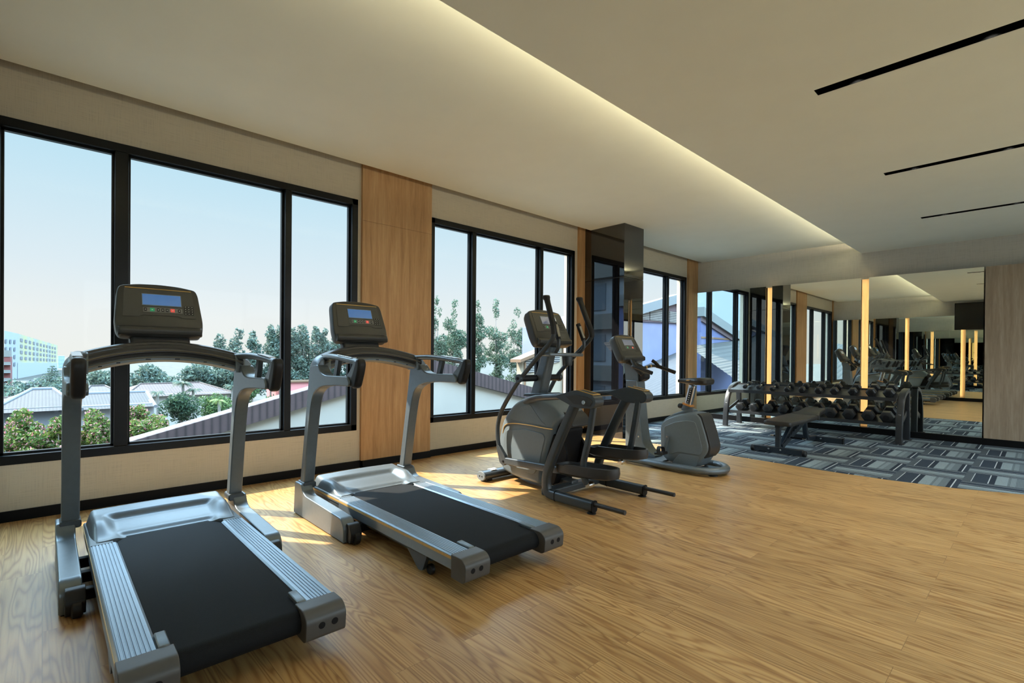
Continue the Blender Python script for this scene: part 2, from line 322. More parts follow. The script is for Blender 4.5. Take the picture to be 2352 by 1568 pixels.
# ------------------------------------------------------------------ mesh helpers
class MB:
    """collects shapes, in world coordinates, for ONE mesh object"""
    def __init__(s): s.v = []; s.f = []; s.T = None
    def add(s, vs, fs):
        o = len(s.v)
        if s.T: vs = [s.T(*p) for p in vs]
        s.v += [tuple(p) for p in vs]; s.f += [tuple(o+i for i in q) for q in fs]
        return s
    def box(s, x0, x1, y0, y1, z0, z1):
        vs = [(x, y, z) for z in (z0, z1) for y in (y0, y1) for x in (x0, x1)]
        return s.add(vs, [(0, 2, 3, 1), (4, 5, 7, 6), (0, 1, 5, 4), (2, 6, 7, 3), (0, 4, 6, 2), (1, 3, 7, 5)])
    def prism(s, poly, a, b, axis='y'):
        """polygon extruded from a to b: axis y -> poly is (x,z); x -> (y,z); z -> (x,y)"""
        n = len(poly)
        if axis == 'y': P = lambda p, t: (p[0], t, p[1])
        elif axis == 'x': P = lambda p, t: (t, p[0], p[1])
        else: P = lambda p, t: (p[0], p[1], t)
        vs = [P(p, a) for p in poly] + [P(p, b) for p in poly]
        fs = [tuple(range(n)), tuple(range(2*n-1, n-1, -1))] + [(i, i+n, (i+1) % n+n, (i+1) % n) for i in range(n)]
        return s.add(vs, fs)
    def loft(s, rings, closed=True, caps=True):
        n = len(rings[0]); vs = [p for r in rings for p in r]; fs = []
        for k in range(len(rings)-1):
            for i in range(n if closed else n-1):
                j = (i+1) % n; fs.append((k*n+i, k*n+j, (k+1)*n+j, (k+1)*n+i))
        if caps and closed:
            fs.append(tuple(reversed(range(n)))); fs.append(tuple(range((len(rings)-1)*n, len(rings)*n)))
        return s.add(vs, fs)
    def sweep(s, path, sec, side=(0, 1, 0), scale=None, caps=True):
        """section (a along side, b along normal) swept along a path"""
        P = [Vector(p) for p in path]; sd = Vector(side); rings = []
        for i, p in enumerate(P):
            t = (P[min(i+1, len(P)-1)]-P[max(i-1, 0)]).normalized()
            a = (sd - t*sd.dot(t)).normalized(); b = t.cross(a)
            k = scale[i] if scale else 1.0
            ka, kb = k if isinstance(k, tuple) else (k, k)
            rings.append([tuple(p + a*(q[0]*ka) + b*(q[1]*kb)) for q in sec])
        return s.loft(rings, True, caps)
    def tube(s, path, r, n=14, side=None, r2=None, scale=None, caps=True):
        if side is None:
            d = Vector(path[-1])-Vector(path[0]); side = (0, 1, 0) if abs(d.y) < 0.7*d.length else (0, 0, 1)
        sec = [(r*math.cos(2*math.pi*i/n), (r2 or r)*math.sin(2*math.pi*i/n)) for i in range(n)]
        return s.sweep(path, sec, side, scale, caps)
    def lathe(s, prof, c, axis='z', n=24):
        """profile (radius, height) turned about an axis through c"""
        rings = []
        for rr, h in prof:
            ring = []
            for i in range(n):
                a = 2*math.pi*i/n; u, v = rr*math.cos(a), rr*math.sin(a)
                ring.append({'z': (c[0]+u, c[1]+v, c[2]+h), 'y': (c[0]+u, c[1]+h, c[2]+v), 'x': (c[0]+h, c[1]+u, c[2]+v)}[axis])
            rings.append(ring)
        return s.loft(rings, True, True)
    def build(s, name, mat, parent=None, off=(0, 0, 0), bevel=0.0, seg=2, smooth=False, sub=0, angle=0.6):
        me = bpy.data.meshes.new(name)
        me.from_pydata([(p[0]-off[0], p[1]-off[1], p[2]-off[2]) for p in s.v], [], s.f); me.update()
        bm = bmesh.new(); bm.from_mesh(me); bmesh.ops.recalc_face_normals(bm, faces=bm.faces); bm.to_mesh(me); bm.free()
        me.materials.append(mat if not isinstance(mat, str) else MT[mat])
        o = bpy.data.objects.new(name, me); COL.objects.link(o)
        if parent is not None: o.parent = parent
        if smooth or bevel:
            for p in me.polygons: p.use_smooth = True
            me.set_sharp_from_angle(angle=angle)
        if bevel:
            md = o.modifiers.new('bevel', 'BEVEL'); md.width = bevel; md.segments = seg; md.limit_method = 'ANGLE'; md.angle_limit = 0.6
            md.harden_normals = False
        if sub:
            md = o.modifiers.new('sub', 'SUBSURF'); md.levels = sub; md.render_levels = sub
        return o

def spline(pts, n=6):
    """Catmull-Rom through the points"""
    P = [Vector(p) for p in pts]; out = []
    for i in range(len(P)-1):
        a, b, c, d = P[max(i-1, 0)], P[i], P[i+1], P[min(i+2, len(P)-1)]
        for k in range(n):
            t = k/n
            out.append(tuple(0.5*((2*b)+(c-a)*t+(2*a-5*b+4*c-d)*t*t+(3*b-a-3*c+d)*t**3)))
    out.append(tuple(P[-1])); return out
def rrect(w, h, r, n=4):
    pts = []
    for cx, cy, a0 in ((w/2-r, h/2-r, 0), (-w/2+r, h/2-r, 90), (-w/2+r, -h/2+r, 180), (w/2-r, -h/2+r, 270)):
        for i in range(n+1):
            a = math.radians(a0+90*i/n); pts.append((cx+r*math.cos(a), cy+r*math.sin(a)))
    return pts
def round_poly(poly, r, n=4):
    """round the corners of a polygon; r is a number or one per corner"""
    out = []; m = len(poly)
    for i, p in enumerate(poly):
        rr = r[i] if isinstance(r, (list, tuple)) else r
        P = Vector((*p, 0)); A = Vector((*poly[i-1], 0)); B = Vector((*poly[(i+1) % m], 0))
        da, db = (A-P), (B-P); k = min(rr, da.length*0.45, db.length*0.45)
        a = P+da.normalized()*k; b = P+db.normalized()*k
        if k < 1e-5: out.append(tuple(p)); continue
        for j in range(n+1):
            t = j/n; q = a*(1-t)**2+P*2*t*(1-t)+b*t*t; out.append((q.x, q.y))
    return out

def thing(name, label, cat, loc=(0, 0, 0), group=None):
    o = bpy.data.objects.new(name, None); COL.objects.link(o); o.location = loc; o.empty_display_size = 0.1
    o['label'] = label; o['category'] = cat; o['kind'] = 'thing'
    if group: o['group'] = group
    return o
def tag(o, label, cat, group=None):
    o['label'] = label; o['category'] = cat; o['kind'] = 'thing'
    if group: o['group'] = group
    return o
def struct(o, label, cat):
    o['kind'] = 'structure'; o['label'] = label; o['category'] = cat; return o
def copy_tree(o, loc, label):
    r = o.copy(); COL.objects.link(r); r.location = loc; r['label'] = label
    for ch in list(o.children):
        c = ch.copy(); COL.objects.link(c); c.parent = r
        for g in list(ch.children):
            d = g.copy(); COL.objects.link(d); d.parent = c
    return r

# ------------------------------------------------------------------ the room
ZC, ZL, XV = 3.06, 2.864, 2.795         # raised ceiling, lower ceiling, cove edge
YB, YM, YS = -0.42, 9.40, 9.585         # rear wall, mirror plane, far wall above the mirrors
XR = 7.6
ZT = 3.40                                # top of the window pocket
CARPET = [(0.0, 5.98), (0.804, 5.98), (1.31, 5.99), (2.121, 5.965), (2.777, 5.92), (3.209, 5.895), (3.447, 5.897), (3.833, 5.916), (4.267, 5.995), (4.706, 6.173), (5.3, 6.55), (6.2, 7.4), (XR, 8.6)]
# floor: planks up to the edge of the carpet, carpet beyond
m = MB(); n = len(CARPET)
m.add([(x, YB, 0.0) for x, y in CARPET]+[(x, y, 0.0) for x, y in CARPET]+[(x, YB, -0.05) for x, y in CARPET]+[(x, y, -0.05) for x, y in CARPET],
      [(i, i+1, n+i+1, n+i) for i in range(n-1)]+[(2*n+i, 3*n+i, 3*n+i+1, 2*n+i+1) for i in range(n-1)]+[(n+i, n+i+1, 3*n+i+1, 3*n+i) for i in range(n-1)])
struct(m.build('floor', 'floor'), 'warm brown wood plank floor under the machines', 'floor')
m = MB()
m.add([(x, y, 0.002) for x, y in CARPET]+[(x, YS+0.1, 0.002) for x, y in CARPET]+[(x, y, -0.05) for x, y in CARPET],
      [(i, i+1, n+i+1, n+i) for i in range(n-1)]+[(i, 2*n+i, 2*n+i+1, i+1) for i in range(n-1)])
struct(m.build('floor_carpet', 'carpet'), 'blue grey striped carpet tiles before the mirror wall', 'carpet')

# ceilings
m = MB(); m.box(0.155, 3.15, YB, YS+0.1, ZC, ZC+0.10)
m.box(0.135, 0.155, YB, YS+0.1, ZC, ZT)
struct(m.build('ceiling', 'ceiling'), 'raised pale ceiling band along the windows', 'ceiling')
m = MB(); m.box(3.13, XR, YB, YS+0.1, ZL+0.06, ZL+0.30)
SL = (1.570, 3.617, 5.655, 7.70); xs0, sw = 3.787, 0.045
# lower ceiling with open slots
ys = [YB]+[q for y in SL for q in (y-sw, y+sw)]+[YS+0.1]
m.box(XV, xs0, YB, YS+0.1, ZL, ZL+0.06)
m.box(XR-0.4, XR, YB, YS+0.1, ZL, ZL+0.06)
for i in range(0, len(ys), 2): m.box(xs0, XR-0.4, ys[i], ys[i+1], ZL, ZL+0.06)
m.box(XV, XV+0.012, YB, YS+0.1, ZL+0.06, ZL+0.085)
m.box(3.13, 3.15, YB, YS+0.1, ZL+0.05, ZC+0.05)
struct(m.build('ceiling_lower', 'ceiling'), 'lower pale ceiling with black slots', 'ceiling')
for i, y in enumerate(SL):
    lb = ['black ceiling slot behind the camera side, over the treadmills', 'wide black slot nearest to the camera in the lower ceiling', 'thinner black slot farther off in the lower ceiling', 'black ceiling slot close to the mirror wall'][i]
    t = thing('ceiling_slot', lb, 'ceiling slot', (xs0, y, ZL), 'black slots in the lower ceiling')
    m = MB(); m.box(xs0, XR-0.4, y-sw, y-sw+0.004, ZL+0.001, ZL+0.058); m.box(xs0, XR-0.4, y+sw-0.004, y+sw, ZL+0.001, ZL+0.058)
    m.box(xs0, XR-0.4, y-sw, y+sw, ZL+0.050, ZL+0.058); m.box(xs0, xs0+0.004, y-sw, y+sw, ZL+0.001, ZL+0.058)
    m.build('channel', 'slot', t, (xs0, y, ZL))

# window wall with three openings
ZF0, ZF1 = 0.385, 2.740
W = [(-0.33, 2.337), (3.215, 5.783), (6.56, 9.203)]
m = MB()
m.box(-0.20, 0, YB-0.2, YS+0.2, -0.05, ZF0); m.box(-0.20, 0, YB-0.2, YS+0.2, ZF1, ZT)
yy = [YB-0.2]+[q for a in W for q in a]+[YS+0.2]
for i in range(0, len(yy), 2): m.box(-0.20, 0, yy[i], yy[i+1], ZF0, ZF1)
m.box(0, 0.155, YB, YS+0.1, ZT-0.02, ZT+0.05)
struct(m.build('wall_left', 'linen'), 'cream linen wall with three wide windows', 'wall')
MUL = [[(0.390, 0.473), (1.625, 1.682)], [(3.835, 3.892), (5.043, 5.100)], [(7.15, 7.21), (8.478, 8.537)]]
for i, (a, b) in enumerate(W):
    t = bpy.data.objects.new('window_%d' % (i+1), None); COL.objects.link(t); t.location = (0, (a+b)/2, ZF0); off = t.location
    struct(t, ['wide window nearest the camera, behind the treadmills', 'middle window behind the elliptical trainer', 'far window behind the exercise bike'][i], 'window')
    m = MB(); fw = 0.062
    m.box(-0.10, 0.006, a, b, ZF0, ZF0+fw); m.box(-0.10, 0.006, a, b, ZF1-fw, ZF1)
    aa = a if i else a
    m.box(-0.10, 0.006, a, a+fw+(0.055 if i == 0 else 0), ZF0, ZF1); m.box(-0.10, 0.006, b-fw, b, ZF0, ZF1)
    for p, q in MUL[i]: m.box(-0.10, 0.006, p, q, ZF0+fw, ZF1-fw)
    m.build('window_frame', 'frame', t, off, bevel=0.004)
    # glazing beads and a pane for every bay
    e = [a+fw+(0.055 if i == 0 else 0)]+[v for p in MUL[i] for v in p]+[b-fw]
    for k in range(0, len(e), 2):
        y0, y1, z0, z1 = e[k], e[k+1], ZF0+fw, ZF1-fw
        g = MB(); g.box(-0.070, -0.062, y0+0.004, y1-0.004, z0+0.004, z1-0.004)
        pn = g.build('window_pane', 'glass', t, off)
        d = MB(); bw = 0.016
        d.box(-0.085, -0.045, y0, y0+bw, z0, z1); d.box(-0.085, -0.045, y1-bw, y1, z0, z1)
        d.box(-0.085, -0.045, y0, y1, z0, z0+bw); d.box(-0.085, -0.045, y0, y1, z1-bw, z1)
        d.build('glazing_bead', 'frame', t, off)

# oak panels between the windows
for k, (y0, y1, pr) in enumerate(((2.372, 3.212, 0.035), (5.846, 5.99, 0.035), (9.225, YS, 0.05), (YB, -0.335, 0.03))):
    m = MB(); m.box(0, pr, y0, y1, 0.073 if k != 2 else 0.095, 2.530); m.box(0, pr, y0, y1, 2.534, ZT-0.02); m.box(0, pr-0.006, y0+0.001, y1-0.001, 2.52, 2.54)
    o = m.build('trim_%d' % (k+1), 'wood'); struct(o, ['wide oak panel between the first two windows', 'narrow oak strip beside the black pillar', 'oak panel in the corner by the mirrors', 'oak strip in the rear corner'][k], 'wood panel')

# skirting on the window wall
m = MB(); m.box(0.0, 0.012, YB, 5.98, 0, 0.073); m.box(0.035, 0.047, 2.372, 3.212, 0, 0.073); m.box(0.0, 0.047, 2.372, 2.384, 0, 0.073); m.box(0, 0.012, 6.49, YM, 0, 0.073); m.box(0.0, 0.062, 9.225, YM, 0, 0.095)
struct(m.build('baseboard_left', 'base'), 'black skirting under the windows', 'skirting')

# glossy black pillar
m = MB(); m.box(0.0, 0.735, 5.99, 6.488, 0.0, 2.30); m.box(0.0, 0.735, 5.99, 6.488, 2.303, ZT-0.02)
struct(m.build('pillar', 'blackglass', bevel=0.003), 'black glass clad square pillar between the windows', 'pillar')

# far wall: band above, mirrors, fins, oak
m = MB(); m.box(0, XR, YS, YS+0.15, -0.05, ZT)
struct(m.build('wall_far', 'linen_grey'), 'grey linen wall above the mirrors', 'wall')
ZM0, ZM1 = 0.093, 2.441
mx = [(0.052, 1.414), (1.517, 2.838), (2.938, 4.247)]
lab = ['mirror panel next to the corner by the windows', 'mirror panel between the two glowing wood fins', 'mirror panel beside the grey oak wall']
for (a, b), lb in zip(mx, lab):
    t = thing('wall_mirror', lb, 'mirror', ((a+b)/2, YM, ZM0), 'mirror panels on the far wall')
    off = t.location
    m = MB(); m.box(a, b, YM, YM+0.006, ZM0, ZM1); m.build('mirror_glass', 'mirror', t, off)
    m = MB(); m.box(a+0.03, b-0.03, YM+0.006, YS, ZM0, ZM1-0.006); m.build('backing', 'black', t, off)
for k, (a, b) in enumerate(((1.404, 1.527), (2.828, 2.948))):
    m = MB(); m.box(a, b, YM+0.105, YS, ZM0, ZM1-0.01)
    struct(m.build('trim_%d' % (k+5), 'wood_fin'), ['glowing pale wood fin nearer the windows', 'glowing pale wood fin nearer the grey oak wall'][k], 'wood fin')
m = MB(); m.box(4.262, XR, YM, YS, ZM0, ZM1)
struct(m.build('trim_7', 'wood_grey'), 'grey oak wall panel right of the mirrors', 'wood panel')
m = MB(); m.box(0.05, XR, YM-0.025, YS, 0, ZM0); struct(m.build('baseboard_far', 'base'), 'black plinth under the mirrors', 'skirting')

# rear wall: mirrors and fins seen only by reflection; right wall
m = MB(); m.box(0, XR, YB-0.15, YB, -0.05, ZT)
struct(m.build('wall_back', 'linen_grey'), 'grey linen wall behind the camera, seen in the mirrors', 'wall')
YR = -0.245
mb_ = [(0.06, 1.95), (2.055, 3.215), (3.32, 4.55)]
for (a, b), lb in zip(mb_, ['rear wall mirror nearest the windows', 'rear wall mirror between its two fins', 'rear wall mirror below the television']):
    t = thing('wall_mirror', lb, 'mirror', ((a+b)/2, YR, ZM0), 'mirror panels on the rear wall'); off = t.location
    m = MB(); m.box(a, b, YR-0.006, YR, ZM0, ZM1); m.build('mirror_glass', 'mirror', t, off)
    m = MB(); m.box(a+0.03, b-0.03, YB, YR-0.006, ZM0, ZM1-0.006); m.build('backing', 'black', t, off)
for k, (a, b) in enumerate(((1.94, 2.065), (3.205, 3.33))):
    m = MB(); m.box(a, b, YB, YR-0.10, ZM0, ZM1-0.01)
    struct(m.build('trim_%d' % (k+8), 'wood_fin'), ['glowing fin in the rear wall nearer the windows', 'glowing fin in the rear wall below the television'][k], 'wood fin')
m = MB(); m.box(0.05, XR, YB, YR+0.02, 0, ZM0); struct(m.build('baseboard_back', 'base'), 'black plinth of the rear wall', 'skirting')
# the side away from the windows: unseen long glazing, added to let in fill daylight
GY0, GY1, GZ0, GZ1 = 0.5, 9.1, 0.30, 2.62
m = MB(); m.box(XR, XR+0.15, YB-0.15, YS+0.15, -0.05, GZ0); m.box(XR, XR+0.15, YB-0.15, YS+0.15, GZ1, ZT); m.box(XR, XR+0.15, YB-0.15, GY0, GZ0, GZ1); m.box(XR, XR+0.15, GY1, YS+0.15, GZ0, GZ1)
struct(m.build('wall_right', 'linen'), 'cream wall on the side away from the windows', 'wall')
t = bpy.data.objects.new('window_4', None); COL.objects.link(t); t.location = (XR, 4.8, GZ0); struct(t, 'added unseen glazing opposite the three windows, for fill daylight', 'window')
m = MB(); m.box(XR+0.02, XR+0.09, GY0, GY1, GZ0, GZ0+0.06); m.box(XR+0.02, XR+0.09, GY0, GY1, GZ1-0.06, GZ1)
for k in range(7):
    y = GY0+(GY1-GY0-0.06)*k/6; m.box(XR+0.02, XR+0.09, y, y+0.06, GZ0, GZ1)
m.build('window_frame', 'frame', t, t.location)
for k in range(6):
    y = GY0+(GY1-GY0-0.06)*k/6; m = MB(); m.add([(XR+0.05, y+0.06, GZ0+0.06), (XR+0.05, y+1.43, GZ0+0.06), (XR+0.05, y+1.43, GZ1-0.06), (XR+0.05, y+0.06, GZ1-0.06)], [(0, 1, 2, 3)]); m.build('window_pane', 'glass', t, t.location)
m = MB(); m.box(XR-0.012, XR, YB, YS, 0, 0.073); struct(m.build('baseboard_right', 'base'), 'black skirting on the side away from the windows', 'skirting')
m = MB(); m.box(0, XR, YB, YS, ZT+0.05, ZT+0.15); struct(m.build('ceiling_slab', 'black'), 'slab above the ceilings', 'ceiling')
# television on the rear wall
t = thing('television', 'black television high on the rear wall, seen in the mirror', 'television', (3.66, YR, 2.02))
m = MB(); m.box(3.08, 4.30, YR+0.02, YR+0.07, 2.03, 2.79); m.build('casing', 'black', t, t.location, bevel=0.006)
m = MB(); m.box(3.095, 4.285, YR+0.0705, YR+0.072, 2.045, 2.775); m.build('screen', 'led', t, t.location)
m = MB(); m.box(3.5, 3.9, YR, YR+0.02, 2.2, 2.6); m.build('bracket', 'black', t, t.location)

# ------------------------------------------------------------------ shared console
def console(root, off, yc, base, top, hw, screen='screen', lit=True, name='console'):
    """tilted display head: base and top are (x,z) of the lower and upper front edge"""
    V = Vector((top[0]-base[0], 0, top[1]-base[1])); H = V.length; V.normalize(); U = Vector((0, 1, 0)); Wn = U.cross(V)
    O = Vector((base[0], yc, base[1]))
    def T(u, v, w): p = O+U*u+V*v+Wn*w; return (p.x, p.y, p.z)
    k = H/0.36
    # shell: lofted outline, rounded towards the back, bulging lip below
    def outline(sx, sv, dv=0.0):
        pts = [(-hw*1.00, 0.03), (-hw*1.03, 0.10), (-hw*0.955, 0.300), (-hw*0.90, 0.338), (-hw*0.5, 0.356), (0, 0.362), (hw*0.5, 0.356), (hw*0.90, 0.338), (hw*0.955, 0.300), (hw*1.03, 0.10), (hw*1.00, 0.03), (hw*0.93, 0.0), (0, -0.004), (-hw*0.93, 0.0)]
        pts = round_poly(pts, 0.03, 3)
        return [(p[0]*sx, (0.18+(p[1]-0.18)*sv+dv)*k) for p in pts]
    rings = []
    for sx_, sv_, w_, dv in ((0.80, 0.78, -0.105, 0.0), (0.93, 0.92, -0.095, 0.0), (1.0, 1.0, -0.060, 0), (1.0, 1.0, -0.012, 0), (0.985, 0.985, -0.003, 0), (0.965, 0.965, 0.0, 0)):
        rings.append([(p[0], p[1], w_) for p in outline(sx_, sv_, dv)])
    m = MB(); m.T = T; m.loft(rings, True, True)
    body = m.build(name, 'plastic', root, off, smooth=True, angle=0.9)
    def sub(nm, mt, bx, bev=0):
        m = MB(); m.T = T
        u0, u1, v0, v1, w0, w1 = bx
        m.box(u0, u1, v0*k, v1*k, w0, w1)
        return m.build(nm, mt, body, off, bevel=bev)
    m = MB(); m.T = T
    m.prism(round_poly([(-hw*0.86, 0.125*k), (-hw*0.80, 0.318*k), (hw*0.80, 0.318*k), (hw*0.86, 0.125*k), (hw*0.50, 0.125*k), (hw*0.42, 0.137*k), (-hw*0.42, 0.137*k), (-hw*0.50, 0.125*k)], 0.006, 2), 0.0, 0.003, 'z')
    m.build('face_panel', 'face', body, off, bevel=0.001)
    m = MB(); m.T = T    # lower lip
    prof = round_poly([(0.004, 0.062), (0.020, 0.050), (0.026, 0.026), (0.008, 0.002), (-0.03, 0.002), (-0.03, 0.062)], 0.008, 3)
    m.loft([[(u, p[1]*k, p[0]*s_) for p in prof] for u, s_ in ((-hw*0.97, 0.5), (-hw*0.93, 0.9), (-hw*0.8, 1.0), (hw*0.8, 1.0), (hw*0.93, 0.9), (hw*0.97, 0.5))])
    m.build('lower_lip', 'plastic', body, off, smooth=True)
    sub('gold_stripe', 'gold', (-hw*0.78, hw*0.78, 0.3215, 0.3255, 0.0, 0.0022))
    a, b = -hw*0.40, hw*0.50
    sub('bezel', 'shroud', (a-0.004, b+0.004, 0.203, 0.287, 0.003, 0.0052))
    sub('display', screen, (a, b, 0.208, 0.282, 0.005, 0.0062))
    sub('button_strip', 'keyframe', (a, b+0.006, 0.158, 0.192, 0.003, 0.0045))
    ws = b-a
    for i, (c, wd, mt) in enumerate(((0.06, 0.036, 'key'), (0.235, 0.055, 'green'), (0.39, 0.036, 'key'), (0.505, 0.036, 'key'), (0.62, 0.036, 'key'), (0.765, 0.055, 'red'), (0.945, 0.036, 'key'))):
        sub('button', mt, (a+ws*(c-wd), a+ws*(c+wd), 0.164, 0.186, 0.0045, 0.0062))
        sub('button_mark', 'white', (a+ws*(c-wd*0.35), a+ws*(c+wd*0.35), 0.1725, 0.1775, 0.0062, 0.0066))
    for i in range(3):
        for j in range(4):
            u = b+0.016+i*0.0165*(hw/0.2); v = 0.150+j*0.0165
            sub('key', 'key', (u, u+0.0135*(hw/0.2), v, v+0.014, 0.003, 0.0048))
            sub('key_mark', 'white', (u+0.0052, u+0.0078, v+0.005, v+0.0095, 0.0048, 0.0052))
    return body

# ------------------------------------------------------------------ treadmill
def treadmill(yc, label):
    X0 = 2.0
    root = thing('treadmill', label, 'treadmill', (X0, yc, 0), 'treadmills facing the windows'); off = (X0, yc, 0)
    bd = lambda mb, nm, mt, **k: mb.build(nm, mt, root, off, **k)
    HW = 0.348
    for s in (-1, 1):
        y0, y1 = yc+s*0.385, yc+s*0.465
        # foot rail: tall boot in front, long rounded rail behind
        prof = round_poly([(1.070, 0.006), (1.092, 0.235), (1.215, 0.235), (1.235, 0.192), (1.285, 0.165), (1.86, 0.148), (1.905, 0.10), (1.90, 0.006)], [0.01, 0.012, 0.02, 0.03, 0.10, 0.05, 0.05, 0.01], 4)
        m = MB(); m.prism(prof, y0, y1); br = bd(m, 'foot_rail', 'gun', bevel=0.022, seg=4)
        m = MB(); m.box(1.09, 1.89, min(y0, y1)+0.008, max(y0, y1)-0.008, 0.0, 0.012); m.build('rail_pad', 'rubber', br, off)
        # wheel housing at the rear
        m = MB(); m.prism(round_poly([(1.895, 0.012), (1.895, 0.125), (1.935, 0.12), (1.965, 0.07), (1.95, 0.012)], 0.012, 3), yc+s*0.375, yc+s*0.445)
        wh = bd(m, 'wheel_housing', 'rubber', bevel=0.006)
        m = MB(); m.lathe([(0.0, -0.02), (0.030, -0.02), (0.038, -0.014), (0.038, 0.014), (0.030, 0.02), (0.0, 0.02)], (1.945, yc+s*0.405, 0.039), 'y', 20); m.build('transport_wheel', 'rubber', wh, off, smooth=True)
        # upright with its forward arm
        poly = [(1.130, 0.205), (1.222, 0.672), (1.290, 1.03), (1.305, 1.075), (1.430, 1.085), (1.490, 1.030), (1.560, 1.016), (1.880, 1.020), (1.915, 0.985), (1.905, 0.960), (1.700, 0.956), (1.530, 0.945), (1.430, 0.922), (1.360, 0.880), (1.322, 0.800), (1.280, 0.64), (1.198, 0.205)]
        prof = round_poly(poly, [0.01, 0.2, 0.1, 0.02, 0.02, 0.05, 0.05, 0.015, 0.03, 0.02, 0.05, 0.06, 0.06, 0.06, 0.06, 0.2, 0.01], 4)
        m = MB(); m.prism(prof, yc+s*0.367, yc+s*0.443); up_ = bd(m, 'upright', 'gun', bevel=0.017, seg=4)
        m = MB(); m.sweep([(1.105, yc+s*0.405, 0.222), (1.222, yc+s*0.405, 0.222)], rrect(0.092, 0.045, 0.015), (0, 1, 0)); m.build('collar', 'gun2', up_, off, bevel=0.006)
        # shoulder where the arch turns down into the upright
        m = MB(); rings = []
        for t_ in range(9):
            a = t_/8*math.pi/2
            yy_ = yc+s*(0.345+0.097*math.sin(a)); zt = 1.075+0.085*math.cos(a)
            rings.append([(1.300, yy_, 1.040), (1.300, yy_, zt-0.02), (1.318, yy_, zt-0.003), (1.335, yy_, zt), (1.395, yy_, zt-0.008), (1.420, yy_, zt-0.025), (1.430, yy_, 1.04)])
        m.loft(rings); m.build('shoulder', 'gun', up_, off, smooth=True, angle=0.9)
        # upper bar of the loop handle with its sensor plate, strut and black end grip
        hb = spline([(1.36, yc+s*0.36, 1.135), (1.52, yc+s*0.390, 1.142), (1.75, yc+s*0.405, 1.130), (1.975, yc+s*0.405, 1.108)], 5)
        m = MB(); m.tube(hb, 0.024, 16, (0, 1, 0), 0.019); h_ = bd(m, 'handle_bar', 'gun', smooth=True)
        m = MB(); m.sweep([(1.70, yc+s*0.405, 1.1530), (1.90, yc+s*0.405, 1.1350)], rrect(0.036, 0.006, 0.002), (0, 1, 0)); m.build('pulse_sensor', 'chrome', h_, off)
        m = MB(); m.prism([(1.625, 1.01), (1.675, 1.01), (1.715, 1.125), (1.665, 1.13)], yc+s*0.392, yc+s*0.418); m.build('strut', 'gun2', h_, off, bevel=0.004)
        gp = round_poly([(1.898, 0.985), (1.905, 0.958), (1.936, 0.946), (1.966, 0.960), (2.006, 1.050), (2.020, 1.100), (2.002, 1.130), (1.974, 1.130)], [0.01, 0.015, 0.02, 0.03, 0.05, 0.03, 0.02, 0.01], 4)
        m = MB(); m.prism(gp, yc+s*0.379, yc+s*0.431); bd(m, 'end_grip', 'rubber', bevel=0.021, seg=5)
        m = MB(); m.prism(round_poly([(1.845, 1.018), (1.900, 0.972), (1.985, 1.118), (1.945, 1.118), (1.915, 1.075)], 0.008, 2), yc+s*0.380, yc+s*0.430); m.build('grip_web', 'gun', up_, off, bevel=0.008)
        # deck side: ribbed step rail, gold line, apron, joint and end cap
        prof = [(0.236, 0.150), (0.236, 0.180), (0.244, 0.186)]
        yv = 0.248
        for i_ in range(7): prof += [(yv, 0.1865), (yv+0.008, 0.1865), (yv+0.0095, 0.1835), (yv+0.0115, 0.1835)]; yv += 0.0130
        prof += [(0.342, 0.1865), (HW, 0.180), (HW, 0.113), (0.30, 0.105), (0.25, 0.12)]
        m = MB(); m.prism([(yc+s*p, q) for p, q in prof], 1.572, 2.845, 'x'); sr_ = bd(m, 'step_rail', 'alu')
        m = MB(); m.box(1.10, 2.845, yc+s*(HW-0.0005) if s > 0 else yc+s*(HW+0.0018), yc+s*(HW+0.0018) if s > 0 else yc+s*(HW-0.0005), 0.163, 0.176); m.build('gold_stripe', 'gold', sr_, off)
        m = MB(); m.prism([(yc+s*p, q) for p, q in ((0.25, 0.15), (0.25, 0.186), (0.340, 0.1868), (HW, 0.180), (HW, 0.150), (0.33, 0.145))], 1.09, 1.569, 'x'); m.build('rail_front', 'hood', sr_, off, bevel=0.003)
        m = MB(); m.prism([(yc+s*p, q) for p, q in ((0.20, 0.06), (0.20, 0.145), (0.343, 0.148), (0.343, 0.105), (0.30, 0.065))], 1.13, 2.60, 'x'); bd(m, 'apron', 'gun2', bevel=0.004)
        cap = round_poly([(2.840, 0.075), (2.840, 0.1885), (2.925, 0.1885), (2.958, 0.160), (2.952, 0.085), (2.93, 0.072)], [0.004, 0.004, 0.03, 0.02, 0.02, 0.01], 4)
        m = MB(); m.prism(cap, yc+s*0.196, yc+s*(HW+0.003)); ec = bd(m, 'end_cap', 'cap', bevel=0.010, seg=3)
        for q in (0.255, 0.305):
            m = MB(); m.lathe([(0.0, 0.0), (0.013, 0.0), (0.013, 0.003), (0.0, 0.003)], (2.9535, yc+s*q, 0.130), 'x', 16); m.build('cap_recess', 'black', ec, off)
        m = MB(); m.prism(round_poly([(2.735, 0.180), (2.735, 0.196), (2.845, 0.192), (2.845, 0.150)], 0.006, 2), yc+s*0.205, yc+s*0.238); bd(m, 'belt_guide', 'gun', bevel=0.004)
        # rear adjusting leg with roller
        m = MB(); m.prism(round_poly([(2.40, 0.115), (2.62, 0.115), (2.575, 0.018), (2.535, 0.014)], 0.015, 3), yc+s*0.318, yc+s*0.340); lg = bd(m, 'rear_leg', 'gun2', bevel=0.003)
        m = MB(); m.lathe([(0.0, -0.012), (0.024, -0.012), (0.027, -0.008), (0.027, 0.008), (0.024, 0.012), (0.0, 0.012)], (2.60, yc+s*0.303, 0.027), 'y', 18); m.build('roller', 'rubber', lg, off, smooth=True)
